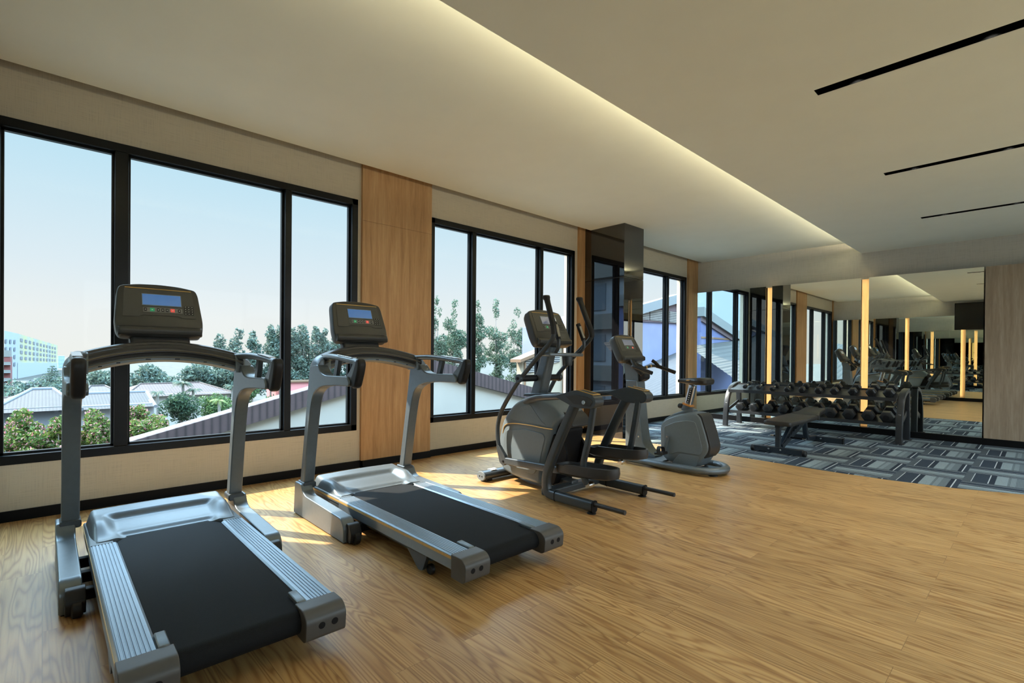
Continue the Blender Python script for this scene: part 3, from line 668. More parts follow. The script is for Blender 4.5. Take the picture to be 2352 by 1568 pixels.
    # running belt around the rear drum
    R = 0.046; pth = [(1.46, 0.178)]+[(2.865+R*math.sin(a), 0.132+R*math.cos(a)) for a in [math.pi*i/12 for i in range(13)]]+[(1.46, 0.086)]
    inner = [(1.46, 0.090)]+[(2.865+(R-0.003)*math.sin(math.pi-a), 0.132+(R-0.003)*math.cos(math.pi-a)) for a in [math.pi*i/12 for i in range(13)]]+[(1.46, 0.175)]
    m = MB(); m.prism(pth+inner, yc-0.234, yc+0.234); bd(m, 'running_belt', 'belt', smooth=True, angle=0.5)
    m = MB(); m.lathe([(0.0, -0.25), (0.040, -0.25), (0.042, -0.24), (0.042, 0.24), (0.040, 0.25), (0.0, 0.25)], (2.865, yc, 0.132), 'y', 20); bd(m, 'rear_drum', 'black', smooth=True)
    m = MB(); m.box(1.30, 2.80, yc-0.22, yc+0.22, 0.095, 0.168); bd(m, 'deck_board', 'black')
    m = MB(); m.box(1.25, 2.45, yc-0.27, yc+0.27, 0.045, 0.085); bd(m, 'under_frame', 'black')
    for xq in (1.42, 1.64, 1.87):
        m = MB(); m.box(xq-0.022, xq+0.022, yc-0.40, yc+0.40, 0.045, 0.095); bd(m, 'cross_bar', 'black', bevel=0.005)
    # motor hood: pillow with a broad scooped recess towards the belt
    nx_, ny_ = 44, 72; xs = [1.055+0.535*i/nx_ for i in range(nx_+1)]; ysn = [-HW+0.004+(2*HW-0.008)*j/ny_ for j in range(ny_+1)]
    sm = lambda a, b, t: (lambda q: q*q*(3-2*q))(min(1, max(0, (t-a)/(b-a))))
    def hz(x, y):
        ay = abs(y)
        top = 0.148+0.112*sm(1.05, 1.135, x)-0.010*sm(1.13, 1.24, x)
        slope = top*(1-sm(1.225, 1.275, x))+0.216*sm(1.225, 1.275, x)-0.020*sm(1.27, 1.44, x)   # scooped middle
        side = top*(1-sm(1.33, 1.52, x))+0.190*sm(1.33, 1.52, x)
        k = sm(0.215, 0.285, ay+0.10*sm(1.40, 1.22, x)*0.0)
        z = slope*(1-k)+side*k
        z -= 0.018*sm(1.435, 1.475, x)*(1-sm(0.200, 0.240, ay))                                 # lip onto the belt
        z = 0.148+(z-0.148)*(1-0.85*sm(0.300, HW, ay)**2)
        return z
    def xedge(y):   # rear edge: rounded opening at the belt
        ay = abs(y); return 1.535 if ay > 0.238 else 1.535-0.04*sm(0.0, 1.0, (0.238-ay)/0.05)
    m = MB(); vs = []; fs = []
    for i, x in enumerate(xs):
        for y in ysn:
            xe = 1.055+(xedge(y)-1.055)*i/nx_
            bow = 0.030*(1-(y/HW)**2)          # front edge bows towards the window
            xx = xe-bow*(1-i/nx_)
            vs.append((xx, yc+y, hz(xe, y)))
    for i in range(nx_):
        for j in range(ny_):
            a_ = i*(ny_+1)+j; fs.append((a_, a_+1, a_+ny_+2, a_+ny_+1))
    nb = len(vs)
    ring = [j for j in range(ny_+1)]+[i*(ny_+1)+ny_ for i in range(1, nx_+1)]+[nx_*(ny_+1)+j for j in range(ny_-1, -1, -1)]+[i*(ny_+1) for i in range(nx_-1, 0, -1)]
    for q in ring: vs.append((vs[q][0], vs[q][1], 0.10 if vs[q][0] < 1.4 else 0.150))
    for k_ in range(len(ring)):
        k2 = (k_+1) % len(ring); fs.append((ring[k_], ring[k2], nb+k2, nb+k_))
    m.add(vs, fs); bd(m, 'motor_hood', 'hood', smooth=True, angle=0.9)
    # arch between the uprights, ridged towards the user
    m = MB(); rings = []
    sec = [(-0.135, -0.028), (-0.135, 0.020), (-0.120, 0.044), (-0.06, 0.056), (0.000, 0.058), (0.018, 0.052), (0.024, 0.040), (0.040, 0.036), (0.047, 0.024), (0.062, 0.014), (0.062, -0.004), (0.050, -0.010), (0.046, -0.022), (0.050, -0.030), (0.044, -0.038), (0.024, -0.044), (-0.02, -0.046), (-0.10, -0.046)]
    for j in range(25):
        y = -0.385+0.77*j/24; c = 1-(y/0.385)**2
        rings.append([(1.375-0.105*c+p, yc+y, 1.095+0.070*c+q) for p, q in sec])
    m.loft(rings); ar = bd(m, 'arch', 'shroud_dk', smooth=True, angle=0.5)
    m = MB(); m.loft([[(1.375-0.105*(1-(y/0.385)**2)+p, yc+y, 1.095+0.070*(1-(y/0.385)**2)+q) for p, q in ((0.046, -0.024), (0.054, -0.030), (0.052, -0.050), (0.030, -0.062), (-0.09, -0.060), (-0.09, -0.044), (0.02, -0.042))] for y in [-0.378+0.756*j/24 for j in range(25)]]); un = m.build('arch_underside', 'gun', ar, off, smooth=True, angle=0.5)
    for y in (-0.30, -0.22, -0.08, 0.06, 0.20, 0.29):
        c_ = 1-(y/0.385)**2; m = MB(); m.box(1.375-0.105*c_+0.050, 1.375-0.105*c_+0.0545, yc+y-0.012, yc+y+0.012, 1.095+0.070*c_-0.046, 1.095+0.070*c_-0.041); m.build('underside_slot', 'black', ar, off)
    for (p, q, r_) in ((0.0625, 0.005, 0.0045), (0.051, -0.034, 0.0040)):
        m = MB(); m.tube([(1.375-0.105*(1-(y/0.385)**2)+p, yc+y, 1.095+0.070*(1-(y/0.385)**2)+q) for y in [-0.375+0.75*j/24 for j in range(25)]], r_, 8, (0, 0, 1)); m.build('trim_line', 'console_trim', ar, off, smooth=True)
    for s in (-1, 1):      # storage trays left and right of the console
        m = MB(); rings = []
        for rr, dz in ((1.0, 0.0), (0.93, 0.004), (0.86, 0.001)):
            rings.append([(1.295+0.055*rr*math.cos(a), yc+s*0.265+0.085*rr*math.sin(a), 1.159+dz+0.070*(1-((s*0.265+0.085*rr*math.sin(a))/0.385)**2)-0.034) for a in [2*math.pi*i/24 for i in range(24)]])
        m.loft(rings); m.build('tray', 'black', ar, off, smooth=True)
    m = MB(); m.sweep([(1.19, yc, 1.165), (1.14, yc, 1.26)], rrect(0.30, 0.07, 0.02), (0, 1, 0)); bd(m, 'console_neck', 'shroud_dk', bevel=0.006)
    console(root, off, yc, (1.214, 1.258), (1.088, 1.575), 0.214)
    return root
MT['console_trim'] = plain('olive_trim', (0.115, 0.100, 0.066), 0.45)
tm = treadmill(1.797, 'treadmill in the middle, before the oak panel, facing the windows')
copy_tree(tm, (1.99, 0.515, 0), 'nearest treadmill at the lower corner, before the first window')

# ------------------------------------------------------------------ elliptical trainer
def elliptical():
    C = (1.95, 3.29, 0); yc = 3.29
    root = thing('elliptical_trainer', 'grey and black elliptical cross trainer with swinging arms and pedals', 'elliptical trainer', C)
    bd = lambda mb, nm, mt, **k: mb.build(nm, mt, root, C, **k)
    # front stabiliser
    m = MB(); m.tube([(1.275, yc-0.345, 0.052), (1.275, yc+0.345, 0.052)], 0.062, 20, (1, 0, 0), 0.042); st = bd(m, 'front_stabiliser', 'gun2', smooth=True)
    for s in (-1, 1):
        m = MB(); m.lathe([(0, -0.008), (0.055, -0.008), (0.062, 0.0), (0.055, 0.008), (0, 0.008)], (1.275, yc+s*0.349, 0.052), 'y', 20)
        m.v = [(x, y, 0.052+(z-0.052)*0.70) for x, y, z in m.v]; m.build('end_cap', 'shroud', st, C, smooth=True)
        for q in (-0.016, 0.018):
            m = MB(); m.lathe([(0, -0.002), (0.006, -0.002), (0.006, 0.002), (0, 0.002)], (1.275+q, yc+s*0.358, 0.05), 'y', 10); m.build('screw', 'black', st, C)
        m = MB(); m.box(1.235, 1.315, yc+s*0.28-0.03, yc+s*0.28+0.03, 0.0, 0.016); m.build('foot_pad', 'rubber', st, C)
    m = MB(); m.sweep([(1.255, yc-0.25, 0.0955), (1.255, yc-0.165, 0.0955)], rrect(0.03, 0.002, 0.0008), (1, 0, 0)); m.build('warning_sticker', 'sticker', st, C)
    m = MB(); m.sweep([(1.295, yc-0.25, 0.0945), (1.295, yc-0.18, 0.0945)], rrect(0.02, 0.002, 0.0008), (1, 0, 0)); m.build('warning_sticker', 'sticker', st, C)
    # base beam
    m = MB(); m.box(1.27, 2.10, yc-0.045, yc+0.045, 0.03, 0.11); bd(m, 'base_beam', 'gun2', bevel=0.01)
    m = MB(); m.box(2.02, 2.12, yc-0.34, yc+0.34, 0.03, 0.085); bd(m, 'rear_cross_beam', 'gun2', bevel=0.01)
    # shroud
    prof = [(1.60, 0.775), (1.515, 0.735), (1.43, 0.655), (1.36, 0.56), (1.322, 0.46), (1.302, 0.36), (1.298, 0.265), (1.312, 0.165), (1.360, 0.090), (1.48, 0.062), (1.61, 0.050), (1.845, 0.040), (1.845, 0.14), (1.945, 0.42), (2.00, 0.57), (2.06, 0.62), (2.09, 0.665), (2.03, 0.735), (1.95, 0.785), (1.84, 0.815), (1.72, 0.815)]
    sp = round_poly(prof, 0.03, 2); cx_, cz_ = 1.65, 0.42
    rings = []
    for y, k in ((-0.170, 0.90), (-0.162, 0.955), (-0.140, 0.985), (-0.10, 1.0), (0.10, 1.0), (0.140, 0.985), (0.162, 0.955), (0.170, 0.90)):
        rings.append([(cx_+(p[0]-cx_)*k, yc+y, cz_+(p[1]-cz_)*k) for p in sp])
    m = MB(); m.loft(rings); sh = bd(m, 'shroud', 'shroud', smooth=True, angle=0.8)
    for s in (-1, 1):
        # raised lower side panel, gold line above it, upper swept fairing
        sp2 = round_poly([(1.405, 0.47), (1.372, 0.34), (1.392, 0.20), (1.45, 0.155), (1.775, 0.125), (1.83, 0.20), (1.905, 0.46), (1.88, 0.495), (1.66, 0.51)], 0.03, 3)
        m = MB(); m.prism(sp2, yc+s*0.166, yc+s*0.176); m.build('side_panel', 'shroud', sh, C, bevel=0.004)
        m = MB(); m.tube(spline([(1.365, yc+s*0.168, 0.44), (1.40, yc+s*0.174, 0.515), (1.50, yc+s*0.176, 0.545), (1.70, yc+s*0.176, 0.552), (1.90, yc+s*0.176, 0.545), (1.99, yc+s*0.172, 0.545)], 5), 0.0045, 8, (0, 0, 1)); m.build('gold_line', 'gold', sh, C, smooth=True)
        sp3 = round_poly([(1.44, 0.60), (1.60, 0.705), (1.72, 0.735), (1.86, 0.60), (1.92, 0.565), (1.70, 0.575), (1.50, 0.575)], 0.02, 3)
        m = MB(); m.prism(sp3, yc+s*0.160, yc+s*0.1725); m.build('upper_fairing', 'shroud', sh, C, bevel=0.004)
        # crank disc and crank arm
        m = MB(); m.lathe([(0, -0.012), (0.15, -0.012), (0.16, 0), (0.15, 0.012), (0, 0.012)], (1.96, yc+s*0.125, 0.34), 'y', 30); cr_ = bd(m, 'crank_disc', 'black', smooth=True)
    m = MB(); m.prism(round_poly([(1.84, 0.05), (1.96, 0.45), (2.02, 0.60), (2.09, 0.55), (2.04, 0.30), (1.96, 0.06)], 0.03, 3), yc-0.115, yc+0.115); bd(m, 'rear_cover', 'black', bevel=0.02, seg=3)
    m = MB(); m.prism(round_poly([(1.86, 0.79), (2.12, 0.665), (2.18, 0.575), (2.10, 0.555), (1.98, 0.60)], 0.03, 3), yc-0.12, yc+0.12); bd(m, 'rear_fairing', 'shroud_dk', bevel=0.02, seg=3)
    # mast, top plate, tray with cup, console
    m = MB(); m.sweep(spline([(1.655, yc, 0.78), (1.725, yc, 1.0), (1.800, yc, 1.25)], 4), rrect(0.105, 0.115, 0.025), (0, 1, 0), [1.15-0.3*i/8 for i in range(9)]); ms = bd(m, 'mast', 'gun', smooth=True, angle=0.7)
    m = MB(); m.prism(round_poly([(1.53, 0.79), (1.55, 0.815), (1.86, 0.838), (1.88, 0.80)], 0.01, 2), yc-0.075, yc+0.075); m.build('mast_boot', 'gun2', ms, C, bevel=0.01)
    m = MB(); m.prism(round_poly([(1.83, yc-0.10), (1.88, yc-0.225), (2.00, yc-0.225), (2.03, yc-0.12), (2.03, yc+0.12), (2.00, yc+0.225), (1.88, yc+0.225), (1.83, yc+0.10)], 0.02, 3), 1.158, 1.188, 'z'); tr = bd(m, 'tray', 'gun', bevel=0.008)
    m = MB(); m.lathe([(0, -0.08), (0.036, -0.08), (0.042, -0.07), (0.046, 0.0), (0, 0.0)], (1.985, yc+0.015, 1.158), 'z', 22); m.build('cup_holder', 'gun2', tr, C, smooth=True, angle=0.7)
    console(root, C, yc, (1.870, 1.262), (1.715, 1.575), 0.222, 'screen_off')
    # fixed pulse handles
    for s in (-1, 1):
        pts = spline([(1.90, yc+s*0.10, 1.172), (1.975, yc+s*0.145, 1.175), (2.035, yc+s*0.165, 1.225), (2.045, yc+s*0.165, 1.285), (2.02, yc+s*0.160, 1.36), (1.985, yc+s*0.155, 1.445)], 5)
        m = MB(); m.tube(pts, 0.0155, 12, (0, 1, 0)); fh = bd(m, 'fixed_handle', 'gun2', smooth=True)
        m = MB(); m.tube(pts[16:], 0.020, 12, (0, 1, 0)); m.build('grip', 'rubber', fh, C, smooth=True)
        m = MB(); m.tube([tuple(Vector(p)+Vector((0.006, 0, 0.003))) for p in pts[17:24]], 0.017, 10, (0, 1, 0)); m.build('sensor', 'chrome', fh, C, smooth=True)
    # pivot axle
    m = MB(); m.tube([(1.672, yc-0.275, 0.962), (1.672, yc+0.275, 0.962)], 0.030, 18, (1, 0, 0)); ax_ = bd(m, 'pivot_axle', 'rubber', smooth=True)
    for s in (-1, 1):
        m = MB(); m.lathe([(0, -0.016), (0.034, -0.016), (0.038, -0.010), (0.038, 0.010), (0.034, 0.016), (0, 0.016)], (1.672, yc+s*0.262, 0.962), 'y', 20); hb = m.build('pivot_hub', 'gun2', ax_, C, smooth=True)
        m = MB(); m.lathe([(0, -0.003), (0.014, -0.003), (0.014, 0.003), (0, 0.003)], (1.672, yc+s*0.279, 0.962), 'y', 14); m.build('pivot_bolt', 'black', ax_, C)
    # swinging arms
    near = [(1.968, 1.652), (1.985, 1.60), (2.018, 1.50), (2.050, 1.40), (2.052, 1.325), (2.005, 1.262), (1.84, 1.118), (1.672, 0.962), (1.545, 0.82), (1.430, 0.665), (1.385, 0.56), (1.372, 0.46), (1.392, 0.33), (1.470, 0.205)]
    far = [(1.930, 1.680), (1.952, 1.630), (2.010, 1.50), (2.068, 1.375), (2.062, 1.322), (1.985, 1.252), (1.84, 1.13), (1.680, 0.985), (1.575, 0.835), (1.50, 0.71), (1.46, 0.60), (1.45, 0.50), (1.47, 0.37), (1.55, 0.255)]
    for s, P in ((-1, near), (1, far)):
        y = yc+s*0.240
        pts = spline([(p[0], y, p[1]) for p in P], 5)
        m = MB(); m.tube(pts, 0.0195, 14, (0, 1, 0)); am = bd(m, 'swing_arm', 'gun2', smooth=True)
        m = MB(); m.tube(pts[1:20], 0.0240, 14, (0, 1, 0), None, [1.25 if i < 2 else 1.05 if i < 4 else 1.0 for i in range(19)]); m.build('grip', 'rubber', am, C, smooth=True)
        m = MB(); m.lathe([(0, 0), (0.026, 0), (0.032, -0.012), (0.030, -0.024), (0, -0.026)], (P[0][0], y, P[0][1]+0.012), 'z', 14); m.build('grip_end', 'rubber', am, C, smooth=True)
        e = P[-1]
        m = MB(); m.prism(round_poly([(e[0]-0.10, e[1]+0.13), (e[0]-0.07, e[1]+0.14), (e[0]+0.02, e[1]+0.05), (e[0]+0.035, e[1]-0.005), (e[0]+0.005, e[1]-0.045), (e[0]-0.05, e[1]-0.02)], 0.02, 4), y-0.018, y+0.018); m.build('lower_bracket', 'gun2', am, C, bevel=0.004)
        m = MB(); m.lathe([(0, -0.004), (0.010, -0.004), (0.010, 0.004), (0, 0.004)], (e[0], y+s*0.02, e[1]), 'y', 12); m.build('bolt', 'black', am, C)
        # pedal link and pedal
        pb = (2.13, 0.235) if s < 0 else (2.12, 0.300)
        m = MB(); m.sweep([(e[0]+0.02, y, e[1]+0.005), (pb[0], y, pb[1]), (pb[0]+0.26, y, pb[1]+0.01)], rrect(0.038, 0.062, 0.012), (0, 1, 0)); lk = bd(m, 'pedal_link', 'gun2' if s < 0 else 'gun2', bevel=0.004)
        tilt = 0.0; x0_, z0_ = (2.16, 0.262) if s < 0 else (2.10, 0.338)
        out = [(-0.02, -0.080), (0.10, -0.095), (0.38, -0.095), (0.51, -0.070), (0.55, 0.0), (0.51, 0.070), (0.38, 0.095), (0.10, 0.095), (-0.02, 0.080)]
        out = round_poly(out, 0.05, 3); rings = []
        for k, h in ((0.80, -0.035), (0.97, -0.020), (1.0, 0.012), (0.985, 0.040), (0.93, 0.042), (0.90, 0.016)):
            rings.append([(x0_+0.24+(p[0]-0.24)*k, y+s*0.0+p[1]*k, z0_+h*(1.3 if h > 0 and p[0] > 0.1 else 1.0)+0.02*(p[0]/0.5)) for p in out])
        m = MB(); m.loft(rings); pd = bd(m, 'pedal', 'shroud_dk', smooth=True, angle=0.6)
        m = MB(); m.loft([[(x0_+0.24+(p[0]-0.24)*0.90, y+p[1]*0.90, z0_+h+0.02*(p[0]/0.5)) for p in out] for h in (0.018, 0.024)]); m.build('tread', 'rubber', pd, C)
    # side frames
    for s in (-1, 1):
        y = yc+s*0.340
        m = MB(); m.tube(spline([(1.66, yc+s*0.16, 0.755), (1.80, yc+s*0.24, 0.785), (2.05, yc+s*0.325, 0.825), (2.35, y, 0.855)], 6), 0.030, 16, (0, 1, 0), 0.026); sd = bd(m, 'side_tube', 'gun2', smooth=True)
        blk = round_poly([(2.20, 0.845), (2.27, 0.868), (2.410, 0.906), (2.56, 0.880), (2.60, 0.845), (2.595, 0.800), (2.56, 0.778), (2.443, 0.772), (2.37, 0.785)], [0.01, 0.03, 0.03, 0.03, 0.02, 0.02, 0.02, 0.02, 0.03], 3)
        m = MB(); m.prism(blk, y-0.052, y+0.052); bk = bd(m, 'joint_block', 'gun2', bevel=0.012, seg=3)
        m = MB(); m.prism(round_poly([(2.31, 0.855), (2.40, 0.80), (2.55, 0.79), (2.575, 0.83), (2.53, 0.862), (2.41, 0.87)], 0.01, 2), y+s*0.050, y+s*0.058); m.build('cover_plate', 'shroud_dk', bk, C, bevel=0.003)
        m = MB(); m.tube([(2.415, y-0.040, 0.908), (2.565, y-0.040, 0.880)], 0.004, 6); m.tube([(2.415, y+0.040, 0.908), (2.565, y+0.040, 0.880)], 0.004, 6); m.tube([(2.568, y-0.044, 0.879), (2.568, y+0.044, 0.879)], 0.004, 6); m.build('gold_edge', 'gold', bk, C)
        m = MB(); m.lathe([(0, -0.006), (0.015, -0.006), (0.017, -0.002), (0.017, 0.004), (0, 0.004)], (2.50, y+s*0.062, 0.820), 'y', 16); m.build('bolt', 'chrome', bk, C, smooth=True)
        # rear leg running into the floor tube
        lp = spline([(2.375, y, 0.80), (2.285, y, 0.635), (2.20, y, 0.47), (2.115, y, 0.29), (2.085, y, 0.20), (2.082, y, 0.12), (2.105, y, 0.068), (2.18, y, 0.058), (2.30, y, 0.057), (2.555, y, 0.056)], 5)
        m = MB(); m.sweep(lp, rrect(0.060, 0.078, 0.022), (0, 1, 0)); lg = bd(m, 'rear_leg', 'gun2', smooth=True, angle=0.8)
        m = MB(); m.sweep([(2.185, y, 0.058), (2.192, y, 0.058)], rrect(0.064, 0.083, 0.022), (0, 1, 0)); m.build('seam', 'black', lg, C)
        m = MB(); m.sweep([(2.553, y, 0.056), (2.562, y, 0.056)], rrect(0.066, 0.086, 0.022), (0, 1, 0)); m.build('end_plug', 'black', lg, C)
        m = MB(); m.lathe([(0, 0), (0.034, 0), (0.034, 0.006), (0.024, 0.012), (0.012, 0.014), (0.012, 0.03), (0, 0.03)], (2.535, y, 0.0), 'z', 20); m.build('levelling_foot', 'rubber', lg, C, smooth=True)
        m = MB(); m.tube([(2.555, y, 0.072), (2.825, y, 0.072)], 0.0165, 14, (0, 1, 0)); m.build('transport_bar', 'shroud_dk', lg, C, smooth=True)
        # swinging link down to the pedal
        ly = yc+s*0.300
        bx, bz = (2.46, 0.200) if s < 0 else (2.36, 0.28)
        lp = spline([(2.515, ly, 0.79), (2.475, ly, 0.56), (2.425, ly, 0.36), (bx-0.035, ly, bz+0.06), (bx, ly, bz-0.01)], 6)
        m = MB(); m.sweep(lp, rrect(0.034, 0.052, 0.014), (0, 1, 0)); ln = bd(m, 'swing_link', 'gun2', smooth=True, angle=0.8)
        m = MB(); m.lathe([(0, -0.03), (0.022, -0.03), (0.026, 0), (0.022, 0.03), (0, 0.03)], (bx+0.01, ly-s*0.02, bz-0.01), 'y', 16); m.build('link_bearing', 'chrome', ln, C, smooth=True)
    return root
elliptical()

# ------------------------------------------------------------------ exercise bike
def bike():
    yc = 4.89; C = (2.15, yc, 0)
    root = thing('exercise_bike', 'grey upright exercise bike before the black pillar', 'exercise bike', C)
    bd = lambda mb, nm, mt, **k: mb.build(nm, mt, root, C, **k)
    # oval base tube
    ring = []
    for i in range(13): a = -math.pi/2+math.pi*i/12; ring.append((2.43+0.235*math.cos(a), yc+0.225*math.sin(a), 0.052))
    ring = [(1.56, yc-0.19, 0.052), (1.72, yc-0.225, 0.052), (2.1, yc-0.228, 0.052)]+ring+[(2.1, yc+0.228, 0.052), (1.72, yc+0.225, 0.052), (1.56, yc+0.19, 0.052)]
    m = MB(); m.tube(spline(ring, 4), 0.036, 14, (0, 0, 1), 0.040); bs = bd(m, 'base_tube', 'gun', smooth=True)
    m = MB(); m.tube([(1.56, yc-0.26, 0.050), (1.56, yc+0.26, 0.050)], 0.036, 14, (1, 0, 0)); m.build('front_tube', 'gun', bs, C, smooth=True)
    for x_, y_ in ((1.56, -0.22), (1.56, 0.22), (2.60, -0.10), (2.60, 0.10)):
        m = MB(); m.lathe([(0, 0), (0.045, 0), (0.045, 0.012), (0.035, 0.022), (0, 0.022)], (x_, yc+y_, 0), 'z', 18); m.build('foot_pad', 'rubber', bs, C, smooth=True)
    m = MB(); m.box(1.80, 2.10, yc-0.20, yc+0.20, 0.060, 0.078); bd(m, 'base_plate', 'gun2', bevel=0.004)
    m = MB(); m.box(2.44, 2.62, yc-0.10, yc+0.10, 0.040, 0.055); bd(m, 'rear_plate', 'gun2', bevel=0.004)
    # mast
    mp_ = round_poly([(1.575, 0.90), (1.575, 0.12), (1.60, 0.07), (1.95, 0.07), (1.95, 0.095), (1.865, 0.135), (1.80, 0.22), (1.765, 0.42), (1.735, 0.70), (1.715, 0.90)], [0.01, 0.02, 0.02, 0.01, 0.02, 0.05, 0.08, 0.1, 0.1, 0.01], 4)
    m = MB(); m.prism(mp_, yc-0.085, yc+0.085); ms = bd(m, 'mast', 'gun', bevel=0.018, seg=3)
    for q in (-0.03, 0.03):
        m = MB(); m.lathe([(0, -0.004), (0.010, -0.004), (0.012, 0.0), (0.010, 0.004), (0, 0.004)], (1.72+q, yc-0.087, 0.28), 'y', 12); m.build('bolt', 'chrome', ms, C, smooth=True)
    m = MB(); m.prism(round_poly([(1.565, 0.88), (1.555, 0.99), (1.535, 1.07), (1.545, 1.12), (1.60, 1.12), (1.66, 1.07), (1.72, 0.99), (1.725, 0.88)], 0.02, 3), yc-0.075, yc+0.075); bd(m, 'mast_head', 'gun', bevel=0.015, seg=3)
    m = MB(); m.prism(round_poly([(1.60, 1.10), (1.70, 1.07), (1.80, 0.97), (1.80, 0.92), (1.74, 0.885), (1.62, 0.90)], 0.02, 3), yc-0.055, yc+0.055); bd(m, 'handlebar_clamp', 'rubber', bevel=0.012, seg=3)
    # handlebars
    for s in (-1, 1):
        pts = spline([(1.70, yc+s*0.02, 1.02), (1.715, yc+s*0.12, 1.045), (1.735, yc+s*0.20, 1.060), (1.79, yc+s*0.235, 1.055), (1.89, yc+s*0.24, 1.025), (2.00, yc+s*0.24, 0.992)], 5)
        m = MB(); m.tube(pts, 0.016, 12, (0, 0, 1)); hb = bd(m, 'handlebar', 'shroud_dk', smooth=True)
        m = MB(); m.tube(pts[14:], 0.021, 12, (0, 0, 1)); m.build('grip', 'rubber', hb, C, smooth=True)
        m = MB(); m.tube(spline([(1.80, yc+s*0.238, 1.055), (1.765, yc+s*0.225, 1.095), (1.73, yc+s*0.205, 1.125)], 4), 0.019, 12, (0, 1, 0)); m.build('bar_end', 'rubber', hb, C, smooth=True)
        for q in (4, 8):
            m = MB(); m.tube([tuple(Vector(pts[q])), tuple(Vector(pts[q+1]))], 0.0175, 12, (0, 0, 1)); m.build('gold_ring', 'gold', hb, C, smooth=True)
    m = MB(); m.tube(spline([(1.60, yc-0.09, 1.10), (1.66, yc-0.105, 1.085), (1.74, yc-0.105, 1.02), (1.80, yc-0.10, 0.965)], 4), 0.024, 12, (0, 1, 0)); bd(m, 'forearm_rest', 'rubber', smooth=True)
    console(root, C, yc, (1.640, 1.122), (1.478, 1.418), 0.215, 'screen_off')
    # shroud
    prof = [(2.035, 0.14), (2.030, 0.30), (2.028, 0.455), (2.09, 0.515), (2.21, 0.568), (2.33, 0.600), (2.435, 0.605), (2.48, 0.57), (2.535, 0.41), (2.572, 0.275), (2.560, 0.215), (2.515, 0.155), (2.46, 0.06), (2.18, 0.06), (2.10, 0.075)]
    sp = round_poly(prof, 0.035, 2); cx_, cz_ = 2.29, 0.33; rings = []
    for y, k in ((-0.125, 0.91), (-0.118, 0.955), (-0.100, 0.985), (-0.07, 1.0), (0.07, 1.0), (0.100, 0.985), (0.118, 0.955), (0.125, 0.91)):
        rings.append([(cx_+(p[0]-cx_)*k, yc+y, cz_+(p[1]-cz_)*k) for p in sp])
    m = MB(); m.loft(rings); sh = bd(m, 'shroud', 'shroud', smooth=True, angle=0.8)
    rc = round_poly([(2.445, 0.602), (2.488, 0.575), (2.545, 0.41), (2.582, 0.275), (2.570, 0.210), (2.52, 0.150), (2.485, 0.19), (2.515, 0.285), (2.48, 0.41), (2.425, 0.575)], 0.02, 3)
    m = MB(); m.prism(rc, yc-0.112, yc+0.112); m.build('rear_cover', 'shroud_dk', sh, C, bevel=0.02, seg=3)
    for s in (-1, 1):
        m = MB(); m.prism(round_poly([(2.085, 0.20), (2.080, 0.43), (2.20, 0.490), (2.33, 0.520), (2.425, 0.515), (2.46, 0.42), (2.505, 0.245), (2.485, 0.185), (2.24, 0.185), (2.16, 0.15)], 0.025, 3), yc+s*0.122, yc+s*0.1305); m.build('side_panel', 'shroud', sh, C, bevel=0.004)
        m = MB(); m.prism(round_poly([(2.17, 0.062), (2.26, 0.172), (2.47, 0.172), (2.44, 0.062)], 0.02, 3), yc+s*0.118, yc+s*0.126); m.build('lower_panel', 'shroud', sh, C, bevel=0.003)
        # crank and pedal
        a = -1.75 if s < 0 else 1.39
        cx2, cz2 = 2.135, 0.335
        ex, ez = cx2+0.165*math.cos(a), cz2+0.165*math.sin(a)
        m = MB(); m.sweep([(cx2-0.015*math.cos(a), yc+s*0.150, cz2-0.015*math.sin(a)), (ex, yc+s*0.158, ez)], rrect(0.018, 0.036, 0.008), (0, 1, 0)); cr_ = bd(m, 'crank', 'gun', bevel=0.003)
        m = MB(); m.lathe([(0, -0.004), (0.012, -0.004), (0.012, 0.004), (0, 0.004)], (cx2, yc+s*0.162, cz2), 'y', 14); m.build('crank_bolt', 'chrome', cr_, C)
        m = MB(); m.sweep([(ex-0.05, yc+s*0.225, ez-0.01), (ex+0.05, yc+s*0.225, ez+0.0)], rrect(0.10, 0.028, 0.010), (0, 1, 0)); pd = m.build('pedal', 'rubber', cr_, C, bevel=0.004)
        m = MB(); m.sweep(spline([(ex, yc+s*0.180, ez), (ex-0.005, yc+s*0.185, ez+0.045), (ex-0.01, yc+s*0.225, ez+0.062), (ex-0.005, yc+s*0.265, ez+0.045), (ex, yc+s*0.272, ez)], 4), rrect(0.045, 0.005, 0.002), (1, 0, 0)); m.build('strap', 'rubber', cr_, C)
    # top cowl, saddle post and saddle
    m = MB(); rings = []
    for x_, z_, hw_ in ((2.015, 0.462, 0.05), (2.06, 0.512, 0.075), (2.15, 0.566, 0.085), (2.25, 0.605, 0.085), (2.33, 0.628, 0.08), (2.36, 0.618, 0.06)):
        rings.append([(x_, yc+y, z_-0.035+q) for y, q in ((-hw_, 0), (-hw_*0.9, 0.03), (-hw_*0.4, 0.038), (hw_*0.4, 0.038), (hw_*0.9, 0.03), (hw_, 0), (hw_*0.8, -0.03), (-hw_*0.8, -0.03))])
    m.loft(rings); bd(m, 'top_cowl', 'gun', smooth=True, angle=0.9)
    m = MB(); m.sweep([(2.262, yc, 0.600), (2.283, yc, 0.668)], rrect(0.075, 0.095, 0.02), (0, 1, 0)); sl_ = bd(m, 'post_sleeve', 'gun', bevel=0.006)
    m = MB(); m.sweep([(2.281, yc, 0.660), (2.286, yc, 0.677)], rrect(0.090, 0.105, 0.02), (0, 1, 0)); m.build('orange_collar', 'orange', sl_, C, bevel=0.004)
